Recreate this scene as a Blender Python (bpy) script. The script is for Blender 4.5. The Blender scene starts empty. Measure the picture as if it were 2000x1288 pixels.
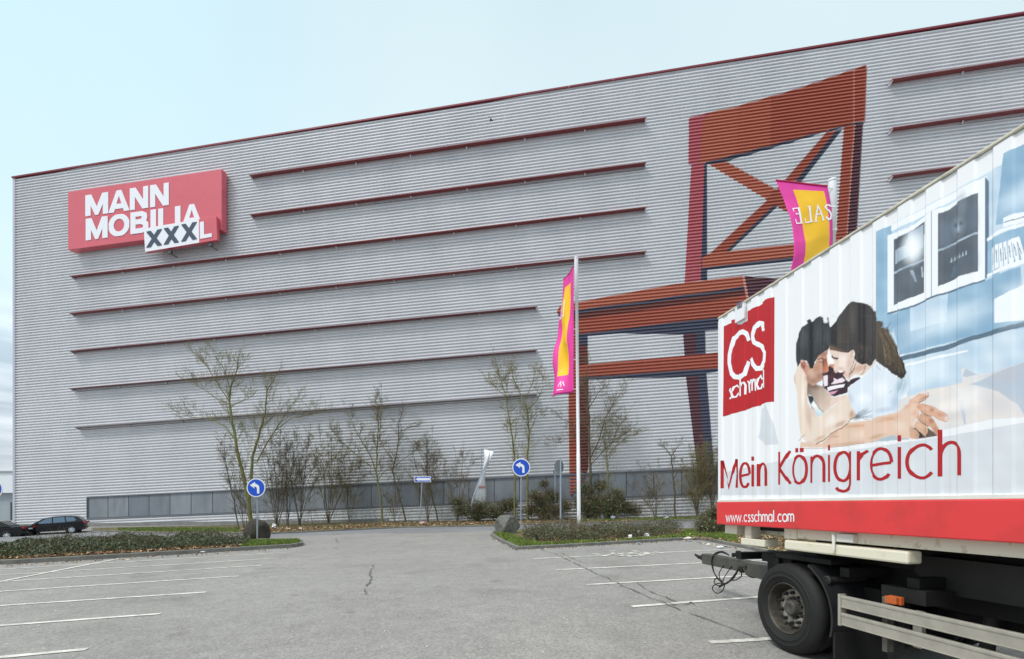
import bpy, bmesh, math, random
from mathutils import Vector, Matrix
from mathutils.geometry import tessellate_polygon

scene = bpy.context.scene
COL = scene.collection
# ------------------------------------------------------------------ camera
F, CX, HY, H = 960.0, 1000.0, 976.0, 1.9        # focal (px of the 2000 px photo), centre, eye level row, eye height
cam_d = bpy.data.cameras.new("camera")
cam_d.sensor_width = 36.0
cam_d.sensor_fit = 'HORIZONTAL'
cam_d.lens = 36.0 * F / 2000.0
cam_d.shift_y = (HY - 644.0) / 2000.0
cam_d.clip_start = 0.1
cam_d.clip_end = 4000
cam = bpy.data.objects.new("camera", cam_d)
cam.location = (0, 0, H)
cam.rotation_euler = (math.radians(90), 0, 0)
COL.objects.link(cam)
scene.camera = cam
# ------------------------------------------------------------------ sky + sun (bright overcast)
world = bpy.data.worlds.new("World")
scene.world = world
world.use_nodes = True
nt = world.node_tree
nt.nodes.clear()
N = nt.nodes.new
L = nt.links.new
SUN_EL, SUN_AZ = math.radians(54), math.radians(234)      # azimuth clockwise from +Y: behind the camera, to the left
out = N("ShaderNodeOutputWorld")
bg = N("ShaderNodeBackground")
bg.inputs[1].default_value = 1.0
sky = N("ShaderNodeTexSky")
sky.sky_type = 'NISHITA'
sky.sun_disc = False
sky.sun_elevation = SUN_EL
sky.sun_rotation = SUN_AZ
skyk = N("ShaderNodeMix"); skyk.data_type = 'RGBA'; skyk.blend_type = 'MULTIPLY'
skyk.inputs[0].default_value = 1.0
skyk.inputs[7].default_value = (0.09, 0.09, 0.09, 1)
L(sky.outputs[0], skyk.inputs[6])
tc = N("ShaderNodeTexCoord")
sep = N("ShaderNodeSeparateXYZ")
L(tc.outputs["Generated"], sep.inputs[0])
ramp = N("ShaderNodeValToRGB")
L(sep.outputs[2], ramp.inputs[0])
el = ramp.color_ramp.elements
el[0].position = 0.0; el[0].color = (0.52, 0.60, 0.66, 1)
el[1].position = 1.0; el[1].color = (1.75, 1.78, 1.80, 1)
for p, c in ((0.10, (0.62, 0.68, 0.73, 1)), (0.22, (0.80, 0.88, 0.91, 1)), (0.45, (0.67, 0.79, 0.83, 1)), (0.74, (0.60, 0.75, 0.80, 1)), (0.88, (1.45, 1.5, 1.54, 1))):
    e = el.new(p); e.color = c
# soft stratus bands close to the horizon
mp = N("ShaderNodeMapping"); mp.inputs["Scale"].default_value = (2.2, 2.2, 15.0)
L(tc.outputs["Generated"], mp.inputs[0])
cn = N("ShaderNodeTexNoise"); cn.inputs["Scale"].default_value = 1.6; cn.inputs["Detail"].default_value = 5
L(mp.outputs[0], cn.inputs[0])
cr = N("ShaderNodeValToRGB")
L(cn.outputs[0], cr.inputs[0])
cr.color_ramp.elements[0].position = 0.42; cr.color_ramp.elements[0].color = (0.42, 0.48, 0.54, 1)
cr.color_ramp.elements[1].position = 0.62; cr.color_ramp.elements[1].color = (0.86, 0.90, 0.95, 1)
lowf = N("ShaderNodeMapRange")
L(sep.outputs[2], lowf.inputs[0])
lowf.inputs[1].default_value = 0.17; lowf.inputs[2].default_value = 0.33
lowf.inputs[3].default_value = 0.95; lowf.inputs[4].default_value = 0.0
mixc = N("ShaderNodeMix"); mixc.data_type = 'RGBA'
L(lowf.outputs[0], mixc.inputs[0]); L(ramp.outputs[0], mixc.inputs[6]); L(cr.outputs[0], mixc.inputs[7])
cn2 = N("ShaderNodeTexNoise"); cn2.inputs["Scale"].default_value = 2.1; cn2.inputs["Detail"].default_value = 4; cn2.inputs["Roughness"].default_value = .45
L(tc.outputs["Generated"], cn2.inputs[0])
cr2 = N("ShaderNodeValToRGB"); L(cn2.outputs[0], cr2.inputs[0])
cr2.color_ramp.elements[0].position = .3; cr2.color_ramp.elements[0].color = (.95, .955, .96, 1)
cr2.color_ramp.elements[1].position = .7; cr2.color_ramp.elements[1].color = (1.05, 1.045, 1.04, 1)
mixd = N("ShaderNodeMix"); mixd.data_type = 'RGBA'; mixd.blend_type = 'MULTIPLY'; mixd.inputs[0].default_value = 1
L(mixc.outputs[2], mixd.inputs[6]); L(cr2.outputs[0], mixd.inputs[7])
# a thinner, bluer patch of cloud high on the left
dot = N("ShaderNodeVectorMath"); dot.operation = 'DOT_PRODUCT'
L(tc.outputs["Generated"], dot.inputs[0]); dot.inputs[1].default_value = Vector((-1.15, 1.0, 0.95)).normalized()
bf = N("ShaderNodeMapRange"); bf.interpolation_type = 'SMOOTHSTEP'
L(dot.outputs["Value"], bf.inputs[0])
bf.inputs[1].default_value = 0.86; bf.inputs[2].default_value = 1.0; bf.inputs[3].default_value = 0.0; bf.inputs[4].default_value = 0.28
mixb = N("ShaderNodeMix"); mixb.data_type = 'RGBA'
L(bf.outputs[0], mixb.inputs[0]); L(mixd.outputs[2], mixb.inputs[6]); mixb.inputs[7].default_value = (0.47, 0.86, 1.02, 1)
mixs = N("ShaderNodeMix"); mixs.data_type = 'RGBA'
mixs.inputs[0].default_value = 0.90
L(skyk.outputs[2], mixs.inputs[6]); L(mixb.outputs[2], mixs.inputs[7])
L(mixs.outputs[2], bg.inputs[0]); L(bg.outputs[0], out.inputs[0])

sun_d = bpy.data.lights.new("sun", 'SUN')
sun_d.energy = 2.0
sun_d.angle = math.radians(13)
sun_d.color = (1.0, 0.965, 0.92)
sun = bpy.data.objects.new("sun", sun_d)
sv = Vector((math.sin(SUN_AZ) * math.cos(SUN_EL), math.cos(SUN_AZ) * math.cos(SUN_EL), math.sin(SUN_EL)))
sun.rotation_euler = sv.to_track_quat('Z', 'Y').to_euler()
COL.objects.link(sun)
scene.view_settings.view_transform = 'Standard'
scene.view_settings.look = 'None'
scene.view_settings.exposure = 0.3
scene.view_settings.gamma = 1.0
scene.cycles.max_bounces = 6
scene.cycles.transparent_max_bounces = 40
# ------------------------------------------------------------------ helpers
TX = 0.02                                                  # the site falls gently towards the left
def gz(x, y=0): return TX * max(-70.0, min(70.0, x))
EYE = Vector((0, 0, H))
def ray(px, py): return Vector(((px - CX) / F, 1.0, (HY - py) / F))
def at(px, py, Z): return EYE + ray(px, py) * Z            # point seen in that pixel, Z metres ahead
def ground(px, py, up=0.0):
    r = ray(px, py)
    t = (H - up) / (TX * r.x - r.z)
    p = EYE + r * t
    if abs(p.x) > 70:
        g = gz(p.x); t = (H - up - g) / (-r.z); p = EYE + r * t
    return Vector((p.x, p.y, p.z))
def zof(px, py): return ground(px, py).y

def lin(h):
    h = h.lstrip('#')
    o = []
    for i in (0, 2, 4):
        c = int(h[i:i + 2], 16) / 255
        o.append(c / 12.92 if c <= 0.04045 else ((c + 0.055) / 1.055) ** 2.4)
    return (o[0], o[1], o[2], 1)

MATS = {}
def mat(name, col, rough=0.6, metal=0.0, var=0.0, vscale=3.0, bump=0.0, bscale=40.0, col2=None, stretch=None, spec=None, pos=(.34, .66)):
    if name in MATS: return MATS[name]
    m = bpy.data.materials.new(name)
    m.use_nodes = True
    t = m.node_tree
    b = t.nodes["Principled BSDF"]
    c = lin(col) if isinstance(col, str) else tuple(col) + (1,)
    b.inputs["Base Color"].default_value = c
    b.inputs["Roughness"].default_value = rough
    b.inputs["Metallic"].default_value = metal
    if spec is not None: b.inputs["Specular IOR Level"].default_value = spec
    if var > 0 or col2 or bump > 0:
        co = t.nodes.new("ShaderNodeTexCoord")
        mpn = t.nodes.new("ShaderNodeMapping")
        t.links.new(co.outputs["Object"], mpn.inputs[0])
        if stretch: mpn.inputs["Scale"].default_value = stretch
    if var > 0 or col2:
        n = t.nodes.new("ShaderNodeTexNoise")
        n.inputs["Scale"].default_value = vscale
        n.inputs["Detail"].default_value = 6
        n.inputs["Roughness"].default_value = 0.62
        t.links.new(mpn.outputs[0], n.inputs[0])
        r = t.nodes.new("ShaderNodeValToRGB")
        t.links.new(n.outputs[0], r.inputs[0])
        if col2:
            ca, cb = c, (lin(col2) if isinstance(col2, str) else tuple(col2) + (1,))
        else:
            ca = tuple(x * (1 - var) for x in c[:3]) + (1,)
            cb = tuple(min(1, x * (1 + var)) for x in c[:3]) + (1,)
        r.color_ramp.elements[0].position = pos[0]; r.color_ramp.elements[0].color = ca
        r.color_ramp.elements[1].position = pos[1]; r.color_ramp.elements[1].color = cb
        t.links.new(r.outputs[0], b.inputs["Base Color"])
    if bump > 0:
        n2 = t.nodes.new("ShaderNodeTexNoise")
        n2.inputs["Scale"].default_value = bscale
        n2.inputs["Detail"].default_value = 4
        t.links.new(mpn.outputs[0], n2.inputs[0])
        bn = t.nodes.new("ShaderNodeBump")
        bn.inputs["Strength"].default_value = bump
        bn.inputs["Distance"].default_value = 0.02
        t.links.new(n2.outputs[0], bn.inputs["Height"])
        t.links.new(bn.outputs[0], b.inputs["Normal"])
    MATS[name] = m
    return m

class MB:
    """collects faces, then links them as one mesh object"""
    def __init__(s): s.v = []; s.f = []; s.m = []; s.sm = []; s.ink = {}
    def add(s, verts, faces, mi=0, smooth=False):
        o = len(s.v)
        s.v += [tuple(p) for p in verts]
        for f in faces:
            s.f.append([i + o for i in f]); s.m.append(mi); s.sm.append(smooth)
    def poly(s, pts, mi=0): s.add(pts, [list(range(len(pts)))], mi)
    def box8(s, b, mi=0):                                  # 4 lower + 4 upper points, same order
        s.add(b, [(3, 2, 1, 0), (4, 5, 6, 7), (0, 1, 5, 4), (1, 2, 6, 5), (2, 3, 7, 6), (3, 0, 4, 7)], mi)
    def box(s, c, d, mi=0, R=None):
        c = Vector(c); x, y, z = d[0] / 2, d[1] / 2, d[2] / 2
        p = [Vector(q) for q in ((-x, -y, -z), (x, -y, -z), (x, y, -z), (-x, y, -z), (-x, -y, z), (x, -y, z), (x, y, z), (-x, y, z))]
        if R is not None: p = [R @ q for q in p]
        s.box8([c + q for q in p], mi)
    def prism(s, pts, vec, mi=0, mi_side=None):            # outline + extrusion vector
        n = len(pts); vec = Vector(vec)
        a = [Vector(p) for p in pts]
        s.add(a + [p + vec for p in a], [list(range(n))[::-1], list(range(n, 2 * n))], mi)
        s.add(a + [p + vec for p in a], [(i, (i + 1) % n, n + (i + 1) % n, n + i) for i in range(n)], mi if mi_side is None else mi_side)
    def tube(s, pts, rad, n=8, mi=0, caps=True, smooth=True):
        pts = [Vector(p) for p in pts]
        if not hasattr(rad, '__len__'): rad = [rad] * len(pts)
        rings = []
        u = None
        for i, p in enumerate(pts):
            d = (pts[min(i + 1, len(pts) - 1)] - pts[max(i - 1, 0)])
            d = d.normalized() if d.length > 1e-9 else Vector((0, 0, 1))
            if u is None:
                u = d.orthogonal().normalized()
            else:
                u = u - d * u.dot(d)
                u = u.normalized() if u.length > 1e-6 else d.orthogonal().normalized()
            w = d.cross(u)
            rings.append([p + (u * math.cos(2 * math.pi * k / n) + w * math.sin(2 * math.pi * k / n)) * rad[i] for k in range(n)])
        vs = [q for r in rings for q in r]
        fs = []
        for i in range(len(rings) - 1):
            for k in range(n):
                fs.append((i * n + k, i * n + (k + 1) % n, (i + 1) * n + (k + 1) % n, (i + 1) * n + k))
        s.add(vs, fs, mi, smooth)
        if caps:
            s.add(rings[0], [list(range(n))[::-1]], mi); s.add(rings[-1], [list(range(n))], mi)
    def lathe(s, prof, O, ax, n=32, mi=0, smooth=True, a0=0.0, a1=2 * math.pi):   # prof: (along axis, radius)
        ax = Vector(ax).normalized(); u = ax.orthogonal().normalized(); w = ax.cross(u); O = Vector(O)
        full = abs(a1 - a0 - 2 * math.pi) < 1e-6
        k_n = n if full else n + 1
        vs = []
        for k in range(k_n):
            a = a0 + (a1 - a0) * k / n
            d = u * math.cos(a) + w * math.sin(a)
            vs += [O + ax * h + d * r for h, r in prof]
        m = len(prof); fs = []
        for k in range(n):
            k2 = (k + 1) % k_n
            for j in range(m - 1):
                fs.append((k * m + j, k2 * m + j, k2 * m + j + 1, k * m + j + 1))
        s.add(vs, fs, mi, smooth)
    def build(s, name, mats, parent=None, loc=None, bevel=0.0, kind=None, label=None):
        me = bpy.data.meshes.new(name)
        o0 = Vector(loc) if loc is not None else (parent_world(parent) if parent else Vector((0, 0, 0)))
        me.from_pydata([tuple(Vector(p) - o0) for p in s.v], [], s.f)
        mats = mats if isinstance(mats, (list, tuple)) else [mats]
        for m in mats: me.materials.append(m)
        me.polygons.foreach_set("material_index", s.m)
        me.polygons.foreach_set("use_smooth", s.sm)
        me.update()
        if s.ink:
            at_ = me.color_attributes.new("ink", 'FLOAT_COLOR', 'CORNER')
            for fi, cols in s.ink.items():
                for li, c in zip(me.polygons[fi].loop_indices, cols): at_.data[li].color = c
        ob = bpy.data.objects.new(name, me)
        COL.objects.link(ob)
        if parent: ob.parent = parent
        elif loc is not None: ob.location = o0
        if bevel > 0:
            b = ob.modifiers.new("bevel", 'BEVEL'); b.width = bevel; b.segments = 2; b.limit_method = 'ANGLE'; b.angle_limit = math.radians(40)
        if kind: ob["kind"] = kind
        if label: ob["label"] = label
        return ob

WORLD_POS = {}
def parent_world(o):
    return WORLD_POS.get(o.name, Vector((0, 0, 0)))
def tag(o, label, cat, group=None, kind=None):
    o["label"] = label; o["category"] = cat
    if group: o["group"] = group
    if kind: o["kind"] = kind
    return o
def thing(name, label, cat, loc, group=None):
    o = bpy.data.objects.new(name, None)
    o.empty_display_size = 0.2
    COL.objects.link(o)
    o.location = loc
    WORLD_POS[o.name] = Vector(loc)
    return tag(o, label, cat, group)
def sub(ob, parent):                                       # a mesh part can carry sub-parts: same origin as its parent
    WORLD_POS[ob.name] = WORLD_POS.get(parent.name, Vector((0, 0, 0)))
    return ob
def copy_tree(o, parent=None):
    c = o.copy(); COL.objects.link(c)
    if parent: c.parent = parent
    for ch in list(o.children): copy_tree(ch, c)
    return c

def tris(poly):
    v = [Vector((p[0], p[1], 0)) for p in poly]
    return [[poly[i] for i in t] for t in tessellate_polygon([v])]
def clip(poly, axis, val, keep_ge):
    o = []
    n = len(poly)
    for i in range(n):
        a, b = poly[i], poly[(i + 1) % n]
        ia = (a[axis] >= val) == keep_ge or a[axis] == val
        ib = (b[axis] >= val) == keep_ge or b[axis] == val
        if ia: o.append(a)
        if ia != ib:
            t = (val - a[axis]) / (b[axis] - a[axis])
            o.append(tuple(u_ + (v_ - u_) * t for u_, v_ in zip(a, b)))
    return o
def drape(mb, poly, axis, per, prof, place, off, mi, convex=False):
    """lay a flat outline over a ribbed sheet. prof: (fraction of the period, depth) steps"""
    pieces = [poly] if convex else tris(poly)
    for pc in pieces:
        lo = min(p[axis] for p in pc); hi = max(p[axis] for p in pc)
        k = math.floor(lo / per)
        while k * per < hi:
            for j in range(len(prof) - 1):
                a, b = (k + prof[j][0]) * per, (k + prof[j + 1][0]) * per
                if b <= lo or a >= hi: continue
                q = clip(pc, axis, a, True)
                if len(q) >= 3: q = clip(q, axis, b, False)
                if len(q) < 3: continue
                d0, d1 = prof[j][1], prof[j + 1][1]
                mb.poly([place(p, d0 + (d1 - d0) * (p[axis] - a) / (b - a) + off) for p in q], mi)
                if len(q[0]) > 2: mb.ink[len(mb.f) - 1] = [p[2:6] for p in q]
            k += 1

# ---- lettering: centre lines in a unit box, swept to a given stroke width
def arc(cx, cy, rx, ry, a0, a1, n=12):
    return [(cx + rx * math.cos(math.radians(a0 + (a1 - a0) * i / n)), cy + ry * math.sin(math.radians(a0 + (a1 - a0) * i / n))) for i in range(n + 1)]
def ribbon(pts, wx, wy, closed=False):
    """quads along a poly-line with mitred joints; wx / wy are the stroke widths across the two directions"""
    P = []
    for x, y in pts:
        q = (x / wx, y / wy)
        if not P or math.hypot(q[0] - P[-1][0], q[1] - P[-1][1]) > 1e-6: P.append(q)
    if len(P) < 2: return []
    n = len(P); Lf = []; Rt = []
    for i in range(n):
        a = P[(i - 1) % n] if (closed or i > 0) else P[i]
        b = P[(i + 1) % n] if (closed or i < n - 1) else P[i]
        d1 = (P[i][0] - a[0], P[i][1] - a[1]); d2 = (b[0] - P[i][0], b[1] - P[i][1])
        l1 = math.hypot(*d1); l2 = math.hypot(*d2)
        if l1 < 1e-9: d1 = d2; l1 = l2
        if l2 < 1e-9: d2 = d1; l2 = l1
        n1 = (-d1[1] / l1, d1[0] / l1); n2 = (-d2[1] / l2, d2[0] / l2)
        m = (n1[0] + n2[0], n1[1] + n2[1]); ml = math.hypot(*m)
        if ml < 0.35: m = n1; k = 0.5
        else:
            m = (m[0] / ml, m[1] / ml); k = 0.5 / max(0.42, m[0] * n1[0] + m[1] * n1[1])
        Lf.append(((P[i][0] + m[0] * k) * wx, (P[i][1] + m[1] * k) * wy))
        Rt.append(((P[i][0] - m[0] * k) * wx, (P[i][1] - m[1] * k) * wy))
    q = []
    for i in range(n if closed else n - 1):
        j = (i + 1) % n
        q.append([Lf[i], Lf[j], Rt[j], Rt[i]])
    return q
# ------------------------------------------------------------------ ground, lane, kerbs, markings
def asphalt(name, ca, cb, speck, crack=False):
    m = bpy.data.materials.new(name); m.use_nodes = True
    t = m.node_tree; b = t.nodes["Principled BSDF"]
    b.inputs["Roughness"].default_value = 0.9
    b.inputs["Specular IOR Level"].default_value = 0.25
    co = t.nodes.new("ShaderNodeTexCoord")
    def noise(sc, det=5, ro=0.6):
        n = t.nodes.new("ShaderNodeTexNoise"); n.inputs["Scale"].default_value = sc; n.inputs["Detail"].default_value = det
        n.inputs["Roughness"].default_value = ro; t.links.new(co.outputs["Object"], n.inputs[0]); return n
    big = noise(0.22, 6, 0.65)
    r = t.nodes.new("ShaderNodeValToRGB"); t.links.new(big.outputs[0], r.inputs[0])
    r.color_ramp.elements[0].position = 0.33; r.color_ramp.elements[0].color = ca + (1,)
    r.color_ramp.elements[1].position = 0.67; r.color_ramp.elements[1].color = cb + (1,)
    cells = t.nodes.new("ShaderNodeTexVoronoi"); cells.inputs["Scale"].default_value = 42
    t.links.new(co.outputs["Object"], cells.inputs[0])
    sr = t.nodes.new("ShaderNodeValToRGB"); t.links.new(cells.outputs["Color"], sr.inputs[0])
    sr.color_ramp.elements[0].position = 0.1; sr.color_ramp.elements[0].color = (1 - speck,) * 3 + (1,)
    sr.color_ramp.elements[1].position = 0.9; sr.color_ramp.elements[1].color = (1 + speck,) * 3 + (1,)
    mu = t.nodes.new("ShaderNodeMix"); mu.data_type = 'RGBA'; mu.blend_type = 'MULTIPLY'; mu.inputs[0].default_value = 1
    t.links.new(r.outputs[0], mu.inputs[6]); t.links.new(sr.outputs[0], mu.inputs[7])
    mid = noise(2.3, 8, 0.75)
    r2 = t.nodes.new("ShaderNodeValToRGB"); t.links.new(mid.outputs[0], r2.inputs[0])
    r2.color_ramp.elements[0].position = 0.30; r2.color_ramp.elements[0].color = (0.87, 0.87, 0.87, 1)
    r2.color_ramp.elements[1].position = 0.62; r2.color_ramp.elements[1].color = (1.08, 1.08, 1.07, 1)
    mu2 = t.nodes.new("ShaderNodeMix"); mu2.data_type = 'RGBA'; mu2.blend_type = 'MULTIPLY'; mu2.inputs[0].default_value = 1
    t.links.new(mu.outputs[2], mu2.inputs[6]); t.links.new(r2.outputs[0], mu2.inputs[7])
    oil = noise(0.55, 3, 0.5)
    r3 = t.nodes.new("ShaderNodeValToRGB"); t.links.new(oil.outputs[0], r3.inputs[0])
    r3.color_ramp.elements[0].position = 0.30; r3.color_ramp.elements[0].color = (0.85, 0.845, 0.84, 1)
    r3.color_ramp.elements[1].position = 0.42; r3.color_ramp.elements[1].color = (1, 1, 1, 1)
    spot = noise(1.7, 2, 0.4)
    r4 = t.nodes.new("ShaderNodeValToRGB"); t.links.new(spot.outputs[0], r4.inputs[0])
    r4.color_ramp.elements[0].position = 0.24; r4.color_ramp.elements[0].color = (0.80, 0.79, 0.78, 1)
    r4.color_ramp.elements[1].position = 0.31; r4.color_ramp.elements[1].color = (1, 1, 1, 1)
    mu3 = t.nodes.new("ShaderNodeMix"); mu3.data_type = 'RGBA'; mu3.blend_type = 'MULTIPLY'; mu3.inputs[0].default_value = 1
    mu4 = t.nodes.new("ShaderNodeMix"); mu4.data_type = 'RGBA'; mu4.blend_type = 'MULTIPLY'; mu4.inputs[0].default_value = 1
    t.links.new(mu2.outputs[2], mu3.inputs[6]); t.links.new(r3.outputs[0], mu3.inputs[7])
    t.links.new(mu3.outputs[2], mu4.inputs[6]); t.links.new(r4.outputs[0], mu4.inputs[7])
    t.links.new(mu4.outputs[2], b.inputs["Base Color"])
    bn = t.nodes.new("ShaderNodeBump"); bn.inputs["Strength"].default_value = 0.15; bn.inputs["Distance"].default_value = 0.01
    t.links.new(cells.outputs["Distance"], bn.inputs["Height"]); t.links.new(bn.outputs[0], b.inputs["Normal"])
    return m
M_asph = asphalt("parking_asphalt", (0.222, 0.216, 0.206), (0.268, 0.261, 0.248), 0.24)
M_lane = asphalt("lane_asphalt", (0.17, 0.175, 0.185), (0.215, 0.22, 0.23), 0.2)
M_road_old = asphalt("service_asphalt", (0.24, 0.24, 0.24), (0.30, 0.30, 0.295), 0.15)

g = MB()
xs = [-1800, -70, 0, 70, 1800]; ys = [-120, 0, 60, 1800]
for i in range(4):
    for j in range(3):
        g.poly([(xs[a], ys[b], gz(xs[a])) for a, b in ((i, j), (i + 1, j), (i + 1, j + 1), (i, j + 1))])
tag(g.build("ground", M_asph), "light grey speckled asphalt of the car park", "ground", kind="structure")

def sheet(name, pts_px, m, lift, label, cat):
    b = MB(); b.poly([ground(*p) + Vector((0, 0, lift)) for p in pts_px])
    return tag(b.build(name, m), label, cat, kind="structure")
lane = [(-300, 1068), (40, 1062), (525, 1051), (700, 1042), (850, 1041), (960, 1037), (1100, 1037), (1400, 1036), (1800, 1036), (1800, 1008), (1500, 1012), (1370, 1016), (1098, 1023),
        (962, 1027.5), (780, 1031), (640, 1037.5), (525, 1043), (300, 1042), (185, 1037), (-300, 1036)]
sheet("lane", lane, M_lane, 0.004, "darker asphalt lane running along the store", "road")

M_paint = mat("road_paint", "#dcdad2", 0.8, col2="#aaa8a2", vscale=5)
def marking(a, b, w, lift=0.009, wear=None):
    A, B = ground(*a), ground(*b)
    A.z = 0; B.z = 0
    d = (B - A).normalized(); n = Vector((-d.y, d.x, 0)) * w / 2
    mb = MB()
    n_seg = max(2, int((B - A).length / 0.35))
    rng = random.Random(int(a[1] * 10))
    L_, R_ = [], []
    for i in range(n_seg + 1):
        p = A.lerp(B, i / n_seg)
        l = p + n * rng.uniform(0.82, 1.06); r = p - n * rng.uniform(0.82, 1.06)
        l.z = gz(l.x) + lift; r.z = gz(r.x) + lift
        L_.append(l); R_.append(r)
    for i in range(n_seg):
        mb.poly([L_[i], R_[i], R_[i + 1], L_[i + 1]])
    o = mb.build("parking_line", M_paint)
    o["kind"] = "structure"
    return o
for y0, e in ((1285, (170, 1269)), (1223, (315, 1199.5)), (1184, (402, 1157.5)), (1156, (466, 1126)), (1137, (511, 1105)), (1124, (544, 1091)), (1112.7, (572, 1078.8))):
    k = (e[1] - y0) / e[0]
    marking((-140, y0 - 140 * k), e, 0.13)
marking((-30, 1143), (237, 1091), 0.15, 0.013)
for a, b in (((1042, 1092.2), (1374, 1076)), ((1085, 1114), (1383, 1099.6)), ((1145, 1143), (1432, 1126.8)), ((1234, 1185.5), (1440, 1170)), ((1386, 1256), (1500, 1249.2))):
    k = (b[1] - a[1]) / (b[0] - a[0])
    marking(a, (b[0] + 160, b[1] + 160 * k), 0.13)
marking((1920, 1213), (2080, 1207), 0.11)
# worn scuff of white paint over one bay line
sc_ = MB(); rng = random.Random(5)
for i in range(45):
    u = rng.gauss(0, 1) * 24; p = (1232 + u + rng.gauss(0, 12), 1082 - 0.05 * u + rng.gauss(0, 2.6))
    q = ground(*p); s = rng.uniform(0.03, 0.16)
    sc_.poly([(q.x + s * math.cos(t) * rng.uniform(.5, 1.3), q.y + s * math.sin(t) * rng.uniform(.5, 1.3), gz(q.x) + 0.017 + i * 2e-5) for t in (0, 1.1, 2.3, 3.4, 4.6, 5.5)])
tag(sc_.build("paint_scuff", M_paint), "patch of scuffed white paint on the asphalt", "marking", kind="structure")

M_crack = mat("crack_dark", "#63615c", 0.95, var=0.2, vscale=20)
def crack(pts, w, seed, lift=0.02):
    rng = random.Random(seed); P = []
    for i in range(len(pts) - 1):
        A, B = ground(*pts[i]), ground(*pts[i + 1])
        n = max(2, int((B - A).length / 0.18))
        P += [A.lerp(B, k / n) + Vector((rng.gauss(0, .022), rng.gauss(0, .022), 0)) for k in range(n)]
    mb = MB(); prev = None
    for i, p in enumerate(P):
        d = (P[min(i + 1, len(P) - 1)] - P[max(i - 1, 0)]).normalized()
        nn = Vector((-d.y, d.x, 0)) * w * rng.uniform(0.25, 1.0) / 2
        l = p + nn; r = p - nn; l.z = gz(l.x) + lift; r.z = gz(r.x) + lift
        if prev and rng.random() > 0.08: mb.poly([prev[0], l, r, prev[1]])
        prev = (l, r)
    o = mb.build("asphalt_crack", M_crack); o["kind"] = "structure"; return o
crack([(1056, 1075), (1085, 1083), (1145, 1112), (1205, 1139), (1262, 1166), (1300, 1180), (1356, 1203), (1440, 1233), (1500, 1256)], 0.034, 1)
crack([(1240, 1139), (1275, 1158), (1310, 1172), (1335, 1183)], 0.03, 2)
crack([(1298, 1178), (1330, 1184), (1350, 1178), (1360, 1190)], 0.035, 3)
crack([(1305, 1184), (1340, 1180)], 0.05, 4)
crack([(730, 1104), (722, 1121), (724, 1137), (712, 1150), (714, 1166)], 0.045, 5)
crack([(1095, 1080), (1120, 1093), (1150, 1104)], 0.03, 6)
crack([(660, 1060), (655, 1052), (690, 1047)], 0.05, 7)
crack([(1480, 1120), (1420, 1133), (1330, 1128)], 0.02, 8)
crack([(600, 1112), (540, 1110), (480, 1113)], 0.03, 9)

# ------------------------------------------------------------------ planting beds with kerbs
M_kerb = mat("kerb_concrete", "#6e6d68", 0.9, var=0.22, vscale=2.4, bump=0.3, bscale=60)
M_soil = mat("bed_soil", "#4a3b2c", 0.95, col2="#6a6a3c", vscale=1.6, bump=0.6, bscale=18)
def bed(nm, px, label, h=0.11, kw=0.14, open_from=None):
    P = [ground(*p) for p in px]
    c = [Vector((p.x, p.y)) for p in P]
    n = len(c)
    area = sum(c[i].x * c[(i + 1) % n].y - c[(i + 1) % n].x * c[i].y for i in range(n))
    if area < 0: c.reverse()
    inn = []
    for i in range(n):
        d1 = (c[i] - c[i - 1]).normalized(); d2 = (c[(i + 1) % n] - c[i]).normalized()
        n1 = Vector((-d1.y, d1.x)); n2 = Vector((-d2.y, d2.x)); m = n1 + n2
        m = m.normalized() if m.length > .3 else n1
        inn.append(c[i] + m * kw / max(0.5, m.dot(n1)))
    k = MB()
    V = lambda q, up: (q.x, q.y, gz(q.x) + up)
    for i in range(n):
        j = (i + 1) % n
        k.poly([V(c[i], -.05), V(c[j], -.05), V(c[j], h - .015), V(c[i], h - .015)])
        a, b = c[i] + (inn[i] - c[i]) * .12, c[j] + (inn[j] - c[j]) * .12
        k.poly([V(c[i], h - .015), V(c[j], h - .015), V(b, h), V(a, h)])
        k.poly([V(a, h), V(b, h), V(inn[j], h), V(inn[i], h)])
        k.poly([V(inn[i], h), V(inn[j], h), V(inn[j], h - .1), V(inn[i], h - .1)])
    tag(k.build("kerb", M_kerb), "grey concrete kerb edging " + label, "kerb", kind="structure")
    s = MB()
    s.poly([V(q, h - .03) for q in inn])
    tag(s.build(nm, M_soil), "soil of " + label, "planting bed", kind="structure")
    return inn
LB = [(-160, 1114), (0, 1103.5), (120, 1097), (250, 1089.5), (440, 1078), (571, 1070), (591, 1066.5), (592, 1062), (583, 1059), (525, 1058), (420, 1056), (300, 1056), (150, 1060), (40, 1067), (0, 1070), (-160, 1078)]
left_bed = bed("planting_bed", LB, "the long bed left of the driveway", 0.16)
RB = [(958, 1047), (975, 1058), (1009, 1074), (1100, 1069.5), (1333, 1055.5), (1370, 1055), (1440, 1069), (1620, 1108), (1640, 1050), (1560, 1036), (1380, 1035.5), (1100, 1037.5), (985, 1037.5), (962, 1041)]
right_bed = bed("planting_bed", RB, "the island right of the driveway", 0.12)
VB = [(178, 1038), (300, 1042.5), (525, 1044), (640, 1038.6), (780, 1032), (962, 1028.5), (1098, 1024), (1370, 1017), (1800, 1009), (1800, 1000), (1370, 1006), (1100, 1013), (780, 1018), (525, 1026), (300, 1031), (178, 1033.5)]
verge = bed("planting_bed", VB, "the verge along the store wall", 0.10)

def in_poly(x, y, P):
    r = False; n = len(P)
    for i in range(n):
        a, b = P[i], P[i - 1]
        if (a.y > y) != (b.y > y) and x < (b.x - a.x) * (y - a.y) / (b.y - a.y) + a.x: r = not r
    return r

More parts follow.
